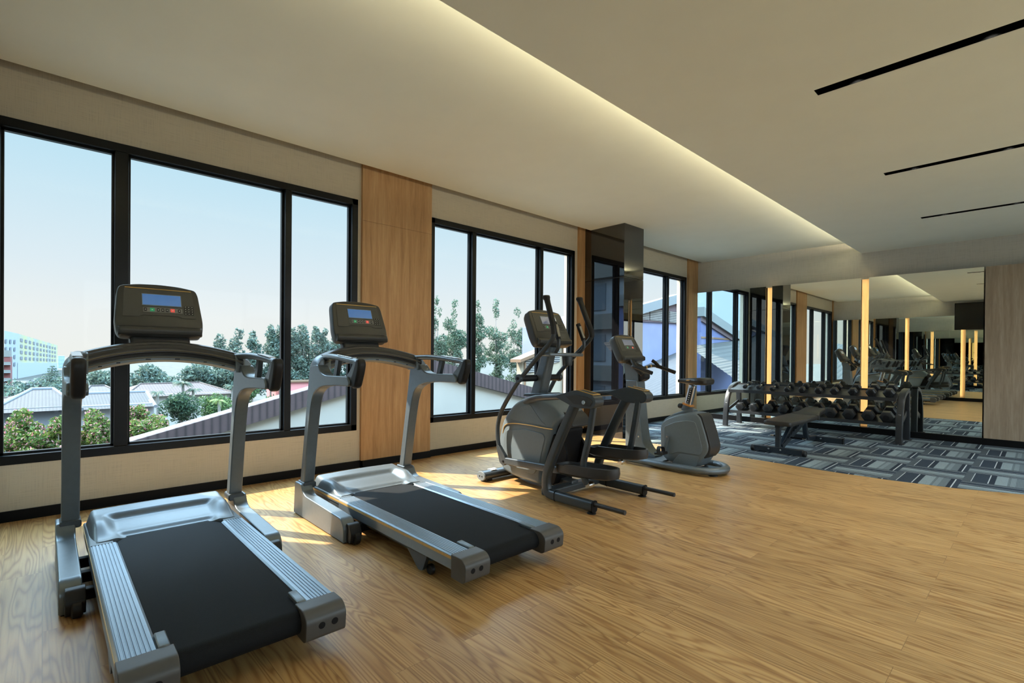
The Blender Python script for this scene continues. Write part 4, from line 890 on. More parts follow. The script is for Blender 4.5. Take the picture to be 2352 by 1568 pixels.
    m = MB(); m.lathe([(0, -0.03), (0.020, -0.03), (0.026, -0.02), (0.026, 0.02), (0.016, 0.03), (0.008, 0.032), (0.008, 0.06), (0, 0.06)], (2.205, yc, 0.650), 'x', 12); m.build('knob', 'rubber', sl_, C, smooth=True)
    m = MB(); m.sweep([(2.283, yc, 0.660), (2.334, yc, 0.875)], rrect(0.062, 0.070, 0.014), (0, 1, 0)); po = bd(m, 'saddle_post', 'chrome', bevel=0.004)
    m = MB(); m.sweep([(2.293, yc-0.0315, 0.690), (2.330, yc-0.0315, 0.845)], rrect(0.003, 0.034, 0.001), (0, 1, 0)); m.build('height_scale', 'key', po, C)
    for i in range(7):
        t_ = (i+0.5)/7; xq, zq = 2.293+0.037*t_, 0.690+0.155*t_
        m = MB(); m.box(xq-0.005, xq+0.005, yc-0.0340, yc-0.0325, zq-0.004, zq+0.004); m.build('scale_mark', 'white', po, C)
    m = MB(); rings = []
    for x_, hw_, zt, th in ((2.165, 0.018, 0.925, 0.030), (2.20, 0.040, 0.938, 0.045), (2.27, 0.056, 0.945, 0.060), (2.34, 0.092, 0.950, 0.072), (2.42, 0.125, 0.957, 0.080), (2.49, 0.130, 0.957, 0.080), (2.525, 0.112, 0.945, 0.060)):
        rings.append([(x_, yc+hw_*u, zt-th*v) for u, v in ((-0.55, 0.0), (0, 0.06), (0.55, 0.0), (0.88, 0.10), (1.0, 0.38), (0.97, 0.75), (0.75, 0.97), (0, 1.0), (-0.75, 0.97), (-0.97, 0.75), (-1.0, 0.38), (-0.88, 0.10))])
    m.loft(rings); sd = bd(m, 'saddle', 'pad', smooth=True, sub=1)
    m = MB(); m.tube([(2.30, yc-0.075, 0.925), (2.345, yc-0.10, 0.928)], 0.006, 8); m.build('gold_piping', 'gold', sd, C)
    return root
bike()

# ------------------------------------------------------------------ flat bench
def bench():
    xc = 2.61; C = (xc, 7.2, 0)
    root = thing('weight_bench', 'black adjustable weight bench standing on the carpet before the rack', 'weight bench', C)
    bd = lambda mb, nm, mt, **k: mb.build(nm, mt, root, C, **k)
    def padm(y0, y1, hw0, hw1, z0, z1, th):
        out = round_poly([(-hw0, 0), (-hw1, 0.45), (-hw1, 1.0), (hw1, 1.0), (hw1, 0.45), (hw0, 0)], 0.04, 3)
        m = MB(); rings = []
        for k, h in ((0.90, 0.0), (0.98, 0.006), (1.0, 0.3), (1.0, 0.72), (0.97, 0.94), (0.90, 1.0)):
            rings.append([(xc+p[0]*k, y0+(y1-y0)*(0.5+(p[1]-0.5)*(1-(1-k)*0.3)), z0+(z1-z0)*p[1]-th+th*h) for p in out])
        m.loft(rings); return m
    bd(padm(6.46, 7.44, 0.155, 0.185, 0.398, 0.412, 0.052), 'back_pad', 'pad', smooth=True, angle=0.7)
    bd(padm(7.47, 7.98, 0.185, 0.130, 0.412, 0.470, 0.060), 'seat_pad', 'pad', smooth=True, angle=0.7)
    m = MB(); m.sweep([(xc, 6.62, 0.335), (xc, 7.40, 0.348)], rrect(0.06, 0.035, 0.006), (1, 0, 0)); bd(m, 'back_support', 'bench', bevel=0.003)
    m = MB(); m.sweep([(xc, 7.40, 0.340), (xc, 7.86, 0.392)], rrect(0.06, 0.035, 0.006), (1, 0, 0)); bd(m, 'seat_support', 'bench', bevel=0.003)
    m = MB(); m.box(2.335, 2.885, 6.49, 6.55, 0.012, 0.080); fb = bd(m, 'front_crossbar', 'bench', bevel=0.006)
    for s in (-1, 1):
        m = MB(); m.lathe([(0, -0.022), (0.030, -0.022), (0.038, -0.014), (0.038, 0.014), (0.030, 0.022), (0, 0.022)], (xc+s*0.29, 6.512, 0.038), 'x', 20); w_ = m.build('wheel', 'rubber', fb, C, smooth=True)
    for q in (-0.10, 0.035):
        m = MB(); m.lathe([(0, -0.003), (0.010, -0.003), (0.012, 0), (0, 0.002)], (xc+q, 6.489, 0.052), 'y', 12); m.build('bolt', 'chrome', fb, C)
    m = MB(); m.box(2.26, 2.965, 7.895, 7.965, 0.0, 0.078); rb = bd(m, 'rear_crossbar', 'bench', bevel=0.006)
    for s in (-1, 1):
        m = MB(); m.box(xc+s*0.352-0.004, xc+s*0.352+0.004, 7.890, 7.970, 0.0, 0.082); m.build('end_plug', 'black', rb, C)
    m = MB(); m.lathe([(0, -0.003), (0.010, -0.003), (0.012, 0), (0, 0.002)], (2.70, 7.893, 0.05), 'y', 12); m.build('bolt', 'chrome', rb, C)
    m = MB(); m.sweep([(xc, 6.52, 0.075), (xc, 6.52, 0.32)], rrect(0.055, 0.055, 0.006), (1, 0, 0)); ps = bd(m, 'front_post', 'bench', bevel=0.004)
    m = MB(); m.box(xc-0.03, xc+0.03, 6.49, 6.62, 0.315, 0.345); m.build('cradle', 'bench', ps, C, bevel=0.003)
    m = MB(); m.sweep(spline([(xc, 7.93, 0.055), (xc, 7.72, 0.060), (xc, 7.60, 0.085), (xc, 7.545, 0.16), (xc, 7.50, 0.30), (xc, 7.46, 0.36)], 5), rrect(0.055, 0.065, 0.010), (1, 0, 0)); bd(m, 'curved_spine', 'bench', smooth=True, angle=0.8)
    for s in (-1, 1):
        m = MB(); m.sweep([(xc+s*0.028, 6.585, 0.075), (xc+s*0.028, 7.45, 0.335)], rrect(0.010, 0.060, 0.003), (1, 0, 0)); ld = bd(m, 'ladder_plate', 'bench', bevel=0.002)
        for i in range(5):
            t_ = 0.28+0.10*i; y_, z_ = 6.585+0.865*t_, 0.075+0.26*t_
            m = MB(); m.prism([(y_-0.012, z_+0.025), (y_+0.018, z_+0.034), (y_+0.006, z_+0.062)], xc+s*0.028-0.005, xc+s*0.028+0.005, 'x'); m.build('notch', 'bench', ld, C)
    m = MB(); m.sweep([(xc, 6.60, 0.09), (xc, 7.02, 0.335)], rrect(0.045, 0.045, 0.006), (1, 0, 0)); bd(m, 'support_strut', 'bench', bevel=0.004)
    m = MB(); m.tube([(xc-0.17, 6.86, 0.165), (xc+0.17, 6.86, 0.165)], 0.010, 12, (0, 0, 1)); pg = bd(m, 'adjusting_bar', 'black', smooth=True)
    for s in (-1, 1):
        m = MB(); m.tube([(xc+s*0.165, 6.86, 0.165), (xc+s*0.205, 6.86, 0.165)], 0.013, 12, (0, 0, 1)); m.build('chrome_end', 'chrome', pg, C, smooth=True)
    return root
bench()

# ------------------------------------------------------------------ dumbbell rack
def rack():
    C = (2.28, 8.82, 0)
    root = thing('dumbbell_rack', 'black two tier dumbbell rack with curved legs along the mirrors', 'dumbbell rack', C)
    bd = lambda mb, nm, mt, **k: mb.build(nm, mt, root, C, **k)
    for s, xc in ((-1, 1.090), (1, 3.472)):
        fl = spline([(xc, 8.530, 0.008), (xc, 8.545, 0.22), (xc, 8.580, 0.40), (xc, 8.655, 0.56), (xc, 8.760, 0.655), (xc, 8.90, 0.700), (xc, 9.03, 0.715)], 6)
        m = MB(); m.sweep(fl, rrect(0.078, 0.060, 0.010), (1, 0, 0)); lg = bd(m, 'front_leg', 'rack', smooth=True, angle=0.7)
        m = MB(); m.box(xc-0.06, xc+0.06, 8.47, 8.59, 0.002, 0.012); m.build('foot_plate', 'rack', lg, C, bevel=0.002)
        rl = [(xc, 9.105, 0.008), (xc, 9.085, 0.36), (xc, 9.06, 0.715)]
        m = MB(); m.sweep(rl, rrect(0.078, 0.060, 0.010), (1, 0, 0)); l2 = bd(m, 'rear_leg', 'rack', smooth=True, angle=0.7)
        m = MB(); m.box(xc-0.06, xc+0.06, 9.045, 9.165, 0.002, 0.012); m.build('foot_plate', 'rack', l2, C, bevel=0.002)
        if s < 0:
            for z0, z1 in ((0.645, 0.675), (0.600, 0.630)):
                m = MB(); m.box(xc-0.036, xc+0.036, 9.026, 9.033, z0, z1); m.build('warning_sticker', 'sticker', l2, C)
        m = MB(); m.sweep([(xc, 8.62, 0.262), (xc, 9.085, 0.395)], rrect(0.016, 0.075, 0.004), (1, 0, 0)); bd(m, 'shelf_bracket', 'rack', bevel=0.002)
        m = MB(); m.sweep([(xc, 8.80, 0.690), (xc, 9.07, 0.738)], rrect(0.075, 0.020, 0.005), (1, 0, 0)); tp = bd(m, 'top_plate', 'rack', bevel=0.003)
        for yq, zq in ((8.86, 0.7115), (8.98, 0.733)):
            m = MB(); m.lathe([(0, 0), (0.010, 0), (0.010, 0.006), (0, 0.007)], (xc, yq, zq), 'z', 12); m.build('bolt', 'chrome', tp, C)
        # lettering down the leg
        cu = bpy.data.curves.new('lettering', 'FONT'); cu.body = 'MATRIX'; cu.size = 0.046; cu.extrude = 0.0004; cu.align_x = 'CENTER'; cu.align_y = 'CENTER'; cu.space_character = 1.25
        tmp = bpy.data.objects.new('lettering_outline', cu); me_ = bpy.data.meshes.new_from_object(tmp); bpy.data.objects.remove(tmp)
        to = bpy.data.objects.new('lettering', me_); COL.objects.link(to); to.parent = lg
        mm = Matrix(((0, 1, 0), (0, 0, -1), (-1, 0, 0))).to_4x4(); tilt = Matrix.Rotation(-0.145, 4, 'X')
        mm = tilt @ mm
        mm.translation = (xc-C[0], 8.5345-C[1], 0.31); to.matrix_local = mm
        me_.materials.clear(); me_.materials.append(MT['letter'])
    for nm, y0, z0, y1, z1 in (('upper_shelf', 8.56, 0.612, 8.93, 0.710), ('lower_shelf', 8.56, 0.262, 8.93, 0.360)):
        m = MB(); m.add([(x, y, z+d) for x in (1.13, 3.433) for y, z, d in ((y0, z0, 0), (y1, z1, 0), (y1, z1, -0.012), (y0, z0, -0.012))], [(0, 1, 2, 3), (4, 7, 6, 5), (0, 4, 5, 1), (1, 5, 6, 2), (2, 6, 7, 3), (3, 7, 4, 0)])
        m.box(1.13, 3.433, y0-0.012, y0, z0-0.030, z0+0.018); m.box(1.13, 3.433, y1, y1+0.012, z1-0.030, z1+0.018)
        bd(m, nm, 'rack')
    return root
rack()

# ------------------------------------------------------------------ dumbbells
def dumbbell(h, loc, label):
    """h: across-flats height of the hexagonal heads; lies on the sloping shelf"""
    root = thing('dumbbell', label, 'dumbbell', loc, 'hex dumbbells on the rack')
    sl_ = math.atan2(0.098, 0.37); root.rotation_euler = (sl_, 0, 0)
    R = h/2/math.cos(math.pi/6); Ln = 0.045+0.35*h; gap = 0.062
    hexa = [(R*math.cos(math.pi/3*i), R*math.sin(math.pi/3*i)) for i in range(6)]
    for s in (-1, 1):
        m = MB(); rings = []
        for k, d in ((0.86, 0.0), (1.0, 0.010), (1.0, Ln-0.012), (0.74, Ln)):
            rings.append([(p[0]*k, s*(gap+d), p[1]*k) for p in hexa])
        m.loft(rings); hd = m.build('head', 'hexrub', root, bevel=0.004)
        m = MB(); m.lathe([(0, 0), (R*0.42, 0), (R*0.42, 0.0015), (0, 0.0015)] if s > 0 else [(0, 0), (R*0.42, 0), (R*0.42, -0.0015), (0, -0.0015)], (0, s*(gap+Ln), 0), 'y', 20); m.build('weight_disc', 'rubber', hd)
    m = MB(); m.lathe([(0, -gap-0.012), (0.013, -gap-0.012), (0.0135, -0.045), (0.0165, 0.0), (0.0135, 0.045), (0.013, gap+0.012), (0, gap+0.012)], (0, 0, 0), 'y', 16); m.build('handle', 'chrome', root, smooth=True)
    return root
ORD = ['first', 'second', 'third', 'fourth', 'fifth', 'sixth', 'seventh', 'eighth', 'ninth', 'tenth']
UX = [1.372, 1.594, 1.806, 2.029, 2.242, 2.467, 2.677, 2.914, 3.134, 3.340]
LX = [1.304, 1.524, 1.743, 1.975, 2.198, 2.420, 2.636, 2.869, 3.103, 3.321]
for tier, X_, zb, z0, h0, h1 in (('upper', UX, 0.612, 8.56, 0.062, 0.122), ('lower', LX, 0.262, 8.56, 0.128, 0.150)):
    for i, x in enumerate(X_):
        h = h0+(h1-h0)*i/9
        y = 8.725; z = zb+(y-8.56)*0.098/0.37+h/2/math.cos(0.259)+0.001
        if tier == 'upper' and i < 2: z += 0.018
        dumbbell(h, (x, y, z), '%s hex dumbbell counted from the window along the %s shelf' % (ORD[i], tier))

# ------------------------------------------------------------------ outside
GZ = -4.6
RNG = np.random.default_rng(7)
MT['ground'] = plain('outdoor_ground', (0.0390, 0.0390, 0.0300), 0.9, noise=0.4, nscale=0.4)
MT['cream_wall'] = plain('cream_render', (0.3300, 0.3200, 0.2900), 0.85, noise=0.04, nscale=1.5)
MT['fascia'] = stripe_mat('brown_boards', [(0.0168, 0.0108, 0.0120), (0.0510, 0.0330, 0.0348), (0.0570, 0.0372, 0.0384), (0.0510, 0.0330, 0.0348), (0.0168, 0.0108, 0.0120)], 'Y', 0.115)
MT['dark_roof'] = plain('dark_sheet_roof', (0.07, 0.06, 0.06), 0.7)
MT['beige'] = plain('beige_render', (0.3100, 0.2600, 0.1900), 0.85, noise=0.06, nscale=1.0)
MT['louvre'] = stripe_mat('louvre_slats', [(0.02, 0.02, 0.022), (0.05, 0.05, 0.05), (0.30, 0.28, 0.25), (0.05, 0.05, 0.05)], 'Z', 0.11)
MT['rust'] = plain('brown_pipe', (0.1500, 0.0850, 0.0450), 0.7)
MT['purple'] = plain('lilac_render', (0.1700, 0.1850, 0.2900), 0.85, noise=0.10, nscale=0.8)
MT['purple_dk'] = plain('violet_render', (0.1000, 0.1200, 0.2500), 0.85, noise=0.08, nscale=0.8)
MT['roof_edge'] = plain('pale_roof_edge', (0.1610, 0.1750, 0.1820), 0.7, noise=0.05)
MT['maroon'] = plain('dark_maroon_render', (0.10, 0.07, 0.08), 0.8)
MT['corr'] = stripe_mat('corrugated_sheet', [(0.0059, 0.0049, 0.0046), (0.0249, 0.0215, 0.0201), (0.0291, 0.0256, 0.0243), (0.0236, 0.0201, 0.0194), (0.0059, 0.0049, 0.0046)], 'X', 0.42, noise=0.12)
MT['tile_dark'] = stripe_mat('grey_roof_tiles', [(0.0052, 0.0049, 0.0049), (0.0277, 0.0270, 0.0270), (0.0208, 0.0201, 0.0201), (0.0042, 0.0038, 0.0038)], 'Y', 0.085)
MT['tile_orange'] = stripe_mat('terracotta_tiles', [(0.0231, 0.0126, 0.0100), (0.0525, 0.0315, 0.0246), (0.0483, 0.0284, 0.0221), (0.0210, 0.0115, 0.0089)], 'Y', 0.16)
MT['tile_brown'] = stripe_mat('brown_roof_tiles', [(0.0210, 0.0168, 0.0158), (0.0347, 0.0284, 0.0273), (0.0315, 0.0262, 0.0252)], 'Y', 0.16)
MT['house_wall'] = plain('grey_house_wall', (0.1260, 0.1365, 0.1540), 0.85)
MT['white_wall'] = plain('white_house_wall', (0.2310, 0.2415, 0.2520), 0.85)
MT['apt_white'] = plain('pale_blue_render', (0.2500, 0.2900, 0.3300), 0.85)
MT['apt_yellow'] = stripe_mat('yellow_green_panels', [(0.2800, 0.3000, 0.2200), (0.3300, 0.3300, 0.1800), (0.2900, 0.3100, 0.2500), (0.3400, 0.3300, 0.1900), (0.2500, 0.2900, 0.2700), (0.2800, 0.3000, 0.2200)], 'Y', 2.6, noise=0.03)
MT['apt_win'] = plain('hazy_window', (0.1100, 0.1450, 0.1800), 0.4)  # distance haze is mixed into the pane colour
MT['apt_red'] = plain('brick_red_render', (0.1500, 0.0450, 0.0425), 0.8)
MT['apt_grey'] = plain('grey_render', (0.1500, 0.1550, 0.1450), 0.8)
MT['tower'] = stripe_mat('blue_grey_tower', [(0.1600, 0.2300, 0.3100), (0.2000, 0.2750, 0.3500), (0.2000, 0.2750, 0.3500)], 'Z', 1.4)
MT['bark'] = plain('grey_bark', (0.20, 0.19, 0.17), 0.9, noise=0.25, nscale=6)
MT['bark_dk'] = plain('dark_bark', (0.075, 0.065, 0.055), 0.9, noise=0.25, nscale=6)
MT['leaf_euc'] = leaf_mat('eucalyptus_leaves', (0.050, 0.080, 0.050), (0.085, 0.130, 0.085), (0.130, 0.190, 0.120))
MT['leaf_far'] = leaf_mat('hazy_leaves', (0.0612, 0.0972, 0.0864), (0.0936, 0.1368, 0.1080), (0.1368, 0.1836, 0.1296))  # leaf colours paled to carry the haze of distance
MT['leaf_mid'] = leaf_mat('green_leaves', (0.030, 0.060, 0.030), (0.065, 0.120, 0.045), (0.12, 0.20, 0.06))
MT['leaf_dark'] = leaf_mat('dark_leaves', (0.018, 0.040, 0.026), (0.035, 0.070, 0.040), (0.06, 0.105, 0.05))
MT['leaf_bush'] = leaf_mat('frangipani_leaves', (0.0288, 0.0576, 0.0144), (0.0792, 0.1224, 0.0252), (0.1584, 0.2016, 0.0432))
MT['leaf_grey'] = leaf_mat('hazy_grey_leaves', (0.1080, 0.1224, 0.1188), (0.1440, 0.1620, 0.1512), (0.1728, 0.1872, 0.1728))  # greyed leaf colours, with the far haze painted in
MT['blossom'] = leaf_mat('pink_blossom', (0.3024, 0.0936, 0.1152), (0.4464, 0.1800, 0.1944), (0.5328, 0.3168, 0.2880), 0.35)
MT['palm'] = leaf_mat('palm_fronds', (0.035, 0.060, 0.045), (0.060, 0.095, 0.060), (0.10, 0.135, 0.075))
MT['palm_light'] = leaf_mat('light_palm_fronds', (0.09, 0.13, 0.04), (0.15, 0.20, 0.06), (0.20, 0.25, 0.08))

m = MB(); m.add([(-900, -700, GZ), (900, -700, GZ), (900, 900, GZ), (-900, 900, GZ)], [(0, 1, 2, 3)])
struct(m.build('ground', 'ground'), 'ground outside the building', 'ground')

def cards(centres, size, rng, squash=1.0, mb=None):
    n = len(centres)
    a = rng.normal(size=(n, 3)); a /= np.linalg.norm(a, axis=1)[:, None]
    b = rng.normal(size=(n, 3)); b -= a*(a*b).sum(1)[:, None]; b /= np.linalg.norm(b, axis=1)[:, None]
    s = size*rng.uniform(0.6, 1.3, n)[:, None]
    c = np.cross(a, b)*s*0.12
    p = np.stack([centres-a*s, centres+b*s*0.42+c, centres+a*s, centres-b*s*0.42+c], 1).reshape(-1, 3)
    mb.add(p.tolist(), [(4*i, 4*i+1, 4*i+2, 4*i+3) for i in range(n)])
def blob_pts(blobs, n, rng, shell=0.45):
    vol = np.array([b[3]*b[4]*b[5] for b in blobs])**0.75; cnt = np.maximum(1, (n*vol/vol.sum()).astype(int)); out = []
    for b, k in zip(blobs, cnt):
        d = rng.normal(size=(k, 3)); d /= np.linalg.norm(d, axis=1)[:, None]
        r = rng.uniform(shell, 1.0, k)[:, None]**0.7
        out.append(np.array(b[:3])+d*r*np.array(b[3:6]))
    return np.concatenate(out)
def tree(name, label, cat, base, top, blobs, n, size, mat, bark='bark_dk', tr=0.12, group=None, lean=0.0, branches=5, blossom=0, bsize=0.05):
    root = thing(name, label, cat, base, group)
    rng = np.random.default_rng(int(abs(base[0]*100)*7+abs(base[1]*100)) % 100000)
    m = MB()
    m.tube(spline([base, (base[0]+lean*0.3, base[1]+lean*0.4, base[2]+(top-base[2])*0.4), (base[0]-lean*0.2, base[1]+lean, base[2]+(top-base[2])*0.8)], 4), tr, 8, (0, 1, 0), None, [1-0.09*i for i in range(9)])
    for i in range(branches):
        b = blobs[rng.integers(len(blobs))]; z = base[2]+(top-base[2])*rng.uniform(0.35, 0.6); z = min(z, b[2])
        m.tube([(base[0], base[1]+lean*0.4, z), ((base[0]+b[0])/2, (base[1]+b[1])/2, (z+b[2])/2+0.1), (b[0], b[1], b[2])], tr*0.35, 6, (0, 1, 0.1), None, [1, 0.7, 0.4])
    m.build('trunk', bark, root, base, smooth=True)
    m = MB(); cards(blob_pts(blobs, n, rng), size, rng, mb=m); m.build('crown', mat, root, base)
    if blossom:
        m = MB(); cards(blob_pts(blobs, blossom, rng, 0.85), bsize, rng, mb=m); m.build('blossoms', 'blossom', root, base)
    return root
def crown(c, r, k, rng, kr=0.45):
    """k clumps spread over an ellipsoid"""
    out = []
    for i in range(k):
        d = rng.normal(size=3); d /= np.linalg.norm(d); q = rng.uniform(0.35, 0.8)
        s = rng.uniform(0.7, 1.2)*kr
        out.append((c[0]+d[0]*r[0]*q, c[1]+d[1]*r[1]*q, c[2]+d[2]*r[2]*q, r[0]*s, r[1]*s, r[2]*s))
    return out

# gabled building just outside
C = (-8.0, 5.7, GZ)
t = thing('gabled_building', 'cream gabled building with a dark boarded roof edge just outside the windows', 'building', C)
AY, AZ, ly, ry = 5.70, 1.137, -2.6, 12.6
lz, rz = AZ-0.256*(AY-ly), AZ-0.227*(ry-AY); th = 0.30
m = MB(); m.prism([(ly+0.3, GZ), (ry-0.3, GZ), (ry-0.3, rz-0.2), (AY, AZ-0.2), (ly+0.3, lz-0.2)], -4.10, -4.40, 'x'); m.build('wall', 'cream_wall', t, C)
m = MB(); m.prism([(ly, lz), (AY, AZ), (AY, AZ-th), (ly, lz-th+0.04)], -4.0, -4.10, 'x'); m.build('roof_fascia', 'fascia', t, C)
m = MB(); m.prism([(AY, AZ), (ry, rz), (ry, rz-th-0.04), (AY, AZ-th)], -4.0, -4.10, 'x'); m.build('roof_fascia', 'fascia', t, C)
m = MB(); m.prism([(ly, lz-0.01), (AY, AZ-0.01), (ry, rz-0.01), (ry, rz-0.08), (AY, AZ-0.08), (ly, lz-0.08)], -4.10, -4.45, 'x'); m.build('roof', 'dark_roof', t, C)

# beige building with louvred vents
C = (-16.0, 21.0, GZ)
t = thing('vented_building', 'beige building with louvred vents and brown pipes beyond the gabled roof', 'building', C)
m = MB(); m.prism([(17.45, GZ), (25.2, GZ), (25.2, 3.35), (17.45, 1.02)], -13.0, -13.4, 'x'); m.build('wall', 'beige', t, C)
m = MB(); m.prism([(17.05, 1.03), (25.5, 3.57), (25.5, 3.44), (17.05, 0.88)], -12.7, -13.45, 'x'); m.build('roof', 'rust', t, C)
for k in range(4):
    y0 = 17.62+1.45*k; z0 = 1.02+0.3*(y0-17.45)
    m = MB(); m.prism([(y0, z0-0.78), (y0+1.15, z0-0.78+0.18), (y0+1.15, z0+0.18), (y0, z0-0.14)], -12.94, -13.0, 'x'); m.build('louvre_vent', 'louvre', t, C)
    m = MB(); m.tube([(-12.9, y0-0.06, GZ), (-12.9, y0-0.06, z0-0.2)], 0.05, 8, (1, 0, 0)); m.build('pipe', 'rust', t, C, smooth=True)

# lilac building with its louvred gable and the corrugated roof before it
C = (-15.0, 30.5, GZ)
t = thing('lilac_building', 'lilac building with a pale gable and dark louvres behind the far window', 'building', C)
m = MB(); m.prism([(24.3, GZ), (44, GZ), (44, 2.6), (30.54, 4.70), (24.3, 3.2)], -12.0, -20, 'x'); m.build('wall', 'purple', t, C)
m = MB(); m.prism([(24.0, 3.84), (30.54, 5.39), (44.5, 3.30), (44.5, 2.75), (30.54, 4.80), (24.0, 3.30)], -11.6, -12.1, 'x'); m.build('roof_edge', 'roof_edge', t, C)
m = MB(); m.prism([(24.4, 3.35), (30.54, 4.78), (38, 3.70), (38, 3.62), (24.2, 3.32)], -11.9, -12.02, 'x'); m.build('gable_panel', 'maroon', t, C)
for y0, y1 in ((25.0, 27.3), (27.4, 29.7), (29.8, 32.1), (32.2, 34.5)):
    m = MB(); m.box(-11.98, -11.85, y0, y1, 3.50, 4.22); m.build('louvre_vent', 'louvre', t, C)
C = (-7.0, 20.0, GZ)
t = thing('corrugated_shed', 'low shed with a striped corrugated roof below the lilac building', 'shed', C)
fz = lambda x, y: 0.095+0.22*(y-13.7)+0.2646*(x+3)
m = MB(); rings = []
ex = [-1.6-0.105*i for i in range(100)]
top = []; bot = []
vs = []; fs = []
for i, x in enumerate(ex):
    q = (x+1.6)/(-10.4); y0 = 9.9+q*14.2; y1 = 18.5+q*21; h = 0.045 if i % 4 in (1, 2) else 0.0
    for y in (y0, y1): vs.append((x, y, fz(x, y)+h))
    for y in (y0, y1): vs.append((x, y, fz(x, y)-0.15))
for i in range(len(ex)-1):
    a = 4*i; fs += [(a, a+1, a+5, a+4), (a+2, a+6, a+7, a+3), (a, a+4, a+6, a+2), (a+1, a+3, a+7, a+5)]
m.add(vs, fs); m.build('roof_sheet', 'corr', t, C)
m = MB(); m.add([(-2.0, 11.0, GZ), (-2.0, 18.4, GZ), (-11.6, 38.0, GZ), (-11.6, 24.5, GZ), (-2.0, 11.0, fz(-2.0, 11.0)-0.2), (-2.0, 18.4, fz(-2.0, 18.4)-0.2), (-11.6, 38.0, fz(-11.6, 38.0)-0.2), (-11.6, 24.5, fz(-11.6, 24.5)-0.2)],
       [(0, 1, 5, 4), (1, 2, 6, 5), (2, 3, 7, 6), (3, 0, 4, 7), (4, 5, 6, 7)]); m.build('wall', 'house_wall', t, C)

# annex seen in the mirror, and the hotel wing seen in the black pillar
C = (-8.5, -8.5, GZ)
t = thing('violet_annex', 'violet annex with a pale roof edge, seen through the mirror', 'building', C)
m = MB(); m.prism([(-5.4, GZ), (-11.6, GZ), (-11.6, 1.9), (-5.4, 3.32)], -7.0, -7.3, 'x'); m.build('wall', 'purple_dk', t, C)
m = MB(); m.prism([(-5.3, 3.74), (-11.8, 2.18), (-11.8, 1.72), (-5.3, 3.28)], -6.8, -7.4, 'x'); m.build('roof_edge', 'roof_edge', t, C)
m = MB(); m.prism([(-5.35, 3.28), (-11.6, 1.78), (-11.6, 1.52), (-5.35, 3.02)], -6.92, -7.0, 'x'); m.build('roof_shadow_board', 'maroon', t, C)
m = MB(); m.box(-6.97, -7.0, -11.6, -5.4, 2.18, 2.26); m.build('ledge', 'rust', t, C)
C = (-4.0, -6.5, GZ)
t = thing('corrugated_canopy', 'striped corrugated canopy before the violet annex, seen through the mirror', 'canopy', C)
m = MB(); vs = []; fs = []
ex = [-1.0-0.06*i for i in range(100)]
for i, x in enumerate(ex):
    q = (x+1.0)/(-6.0); h = 0.02 if i % 4 in (1, 2) else 0.0
    for y in (1.2-q*5.2, -3.0-q*8.8): vs.append((x, y, -0.35+1.95*q+0.16*(-y-2)*0.5+h))
for i in range(len(ex)-1): fs.append((2*i, 2*i+1, 2*i+3, 2*i+2))
m.add(vs, fs); m.build('roof_sheet', 'corr', t, C)
C = (-20.0, -16, GZ)
t = thing('hotel_wing', 'tall pale hotel wing with dark floor bands, seen in the black pillar', 'building', C)
m = MB(); m.box(-34, -10.9, -22, -12, GZ, 14.0); m.build('wall', 'apt_white', t, C)
for k in range(6):
    z = -3.2+3.0*k
    m = MB(); m.box(-34.2, -10.8, -12.0, -11.7, z, z+0.9); m.build('floor_band', 'apt_grey', t, C)
    for j in range(5):
        x = -33+4.6*j
        m = MB(); m.box(x, x+1.9, -11.99, -11.94, z+1.15, z+2.7); m.build('window', 'apt_win', t, C)

# houses
def house(name, label, x0, x1, y0, y1, ez, rz_, inset0, inset1, tile, wall, over=0.35):
    C = ((x0+x1)/2, (y0+y1)/2, GZ); t = thing(name, label, 'house', C)
    xm = (x0+x1)/2
    m = MB(); m.box(x0, x1, y0, y1, GZ, ez+0.02); m.build('wall', wall, t, C)
    if inset1 == 0 or inset0 == 0:
        m = MB(); q = y1 if inset1 == 0 else y0; m.prism([(x0, ez), (x1, ez), (xm, rz_-0.03)], q-0.1, q, 'y'); m.build('gable_wall', wall, t, C)
    e = ez-0.08
    v = [(x1+over, y0-over*(inset0 > 0), e), (x1+over, y1+over*(inset1 > 0), e), (x0-over, y1+over*(inset1 > 0), e), (x0-over, y0-over*(inset0 > 0), e), (xm, y0+inset0, rz_), (xm, y1-inset1, rz_)]
    m = MB(); m.add(v, [(0, 1, 5, 4), (2, 3, 4, 5), (1, 2, 5), (3, 0, 4), (0, 3, 2, 1)]); m.build('roof', tile, t, C)
    m = MB(); m.tube([v[4], v[5]], 0.07, 8, (1, 0, 0)); m.tube([v[4], v[0]], 0.06, 8, (1, 0, 0)); m.tube([v[5], v[1]], 0.06, 8, (1, 0, 0)); m.build('ridge_tiles', 'house_wall' if tile == 'tile_dark' else tile, t, C)
    return t
house('tiled_house', 'house with a grey tiled hip roof behind the pink flowering trees', -21.5, -17.2, -0.95, 0.58, -0.62, -0.13, 0.65, 0.32, 'tile_dark', 'house_wall')
house('tiled_house', 'long house with a grey tiled roof and a white end wall', -21.0, -17.4, 0.66, 2.95, -0.66, -0.34, 0.02, 0.0, 'tile_dark', 'white_wall')
house('tiled_house', 'wide house with terracotta roof behind the palms', -40.0, -34.4, 3.9, 9.6, -1.50, -0.92, 0.9, 1.3, 'tile_orange', 'cream_wall')
house('tiled_house', 'house with a brown roof and dormer between the mullion and the grey roofs', -37.0, -33.0, 1.95, 3.25, -1.25, -0.86, 0.15, 0.45, 'tile_brown', 'white_wall')
house('tiled_house', 'low terracotta roofed house at the window edge below the red block', -38.0, -33.5, -3.2, -0.75, -1.80, -1.45, 0.4, 0.3, 'tile_orange', 'white_wall')

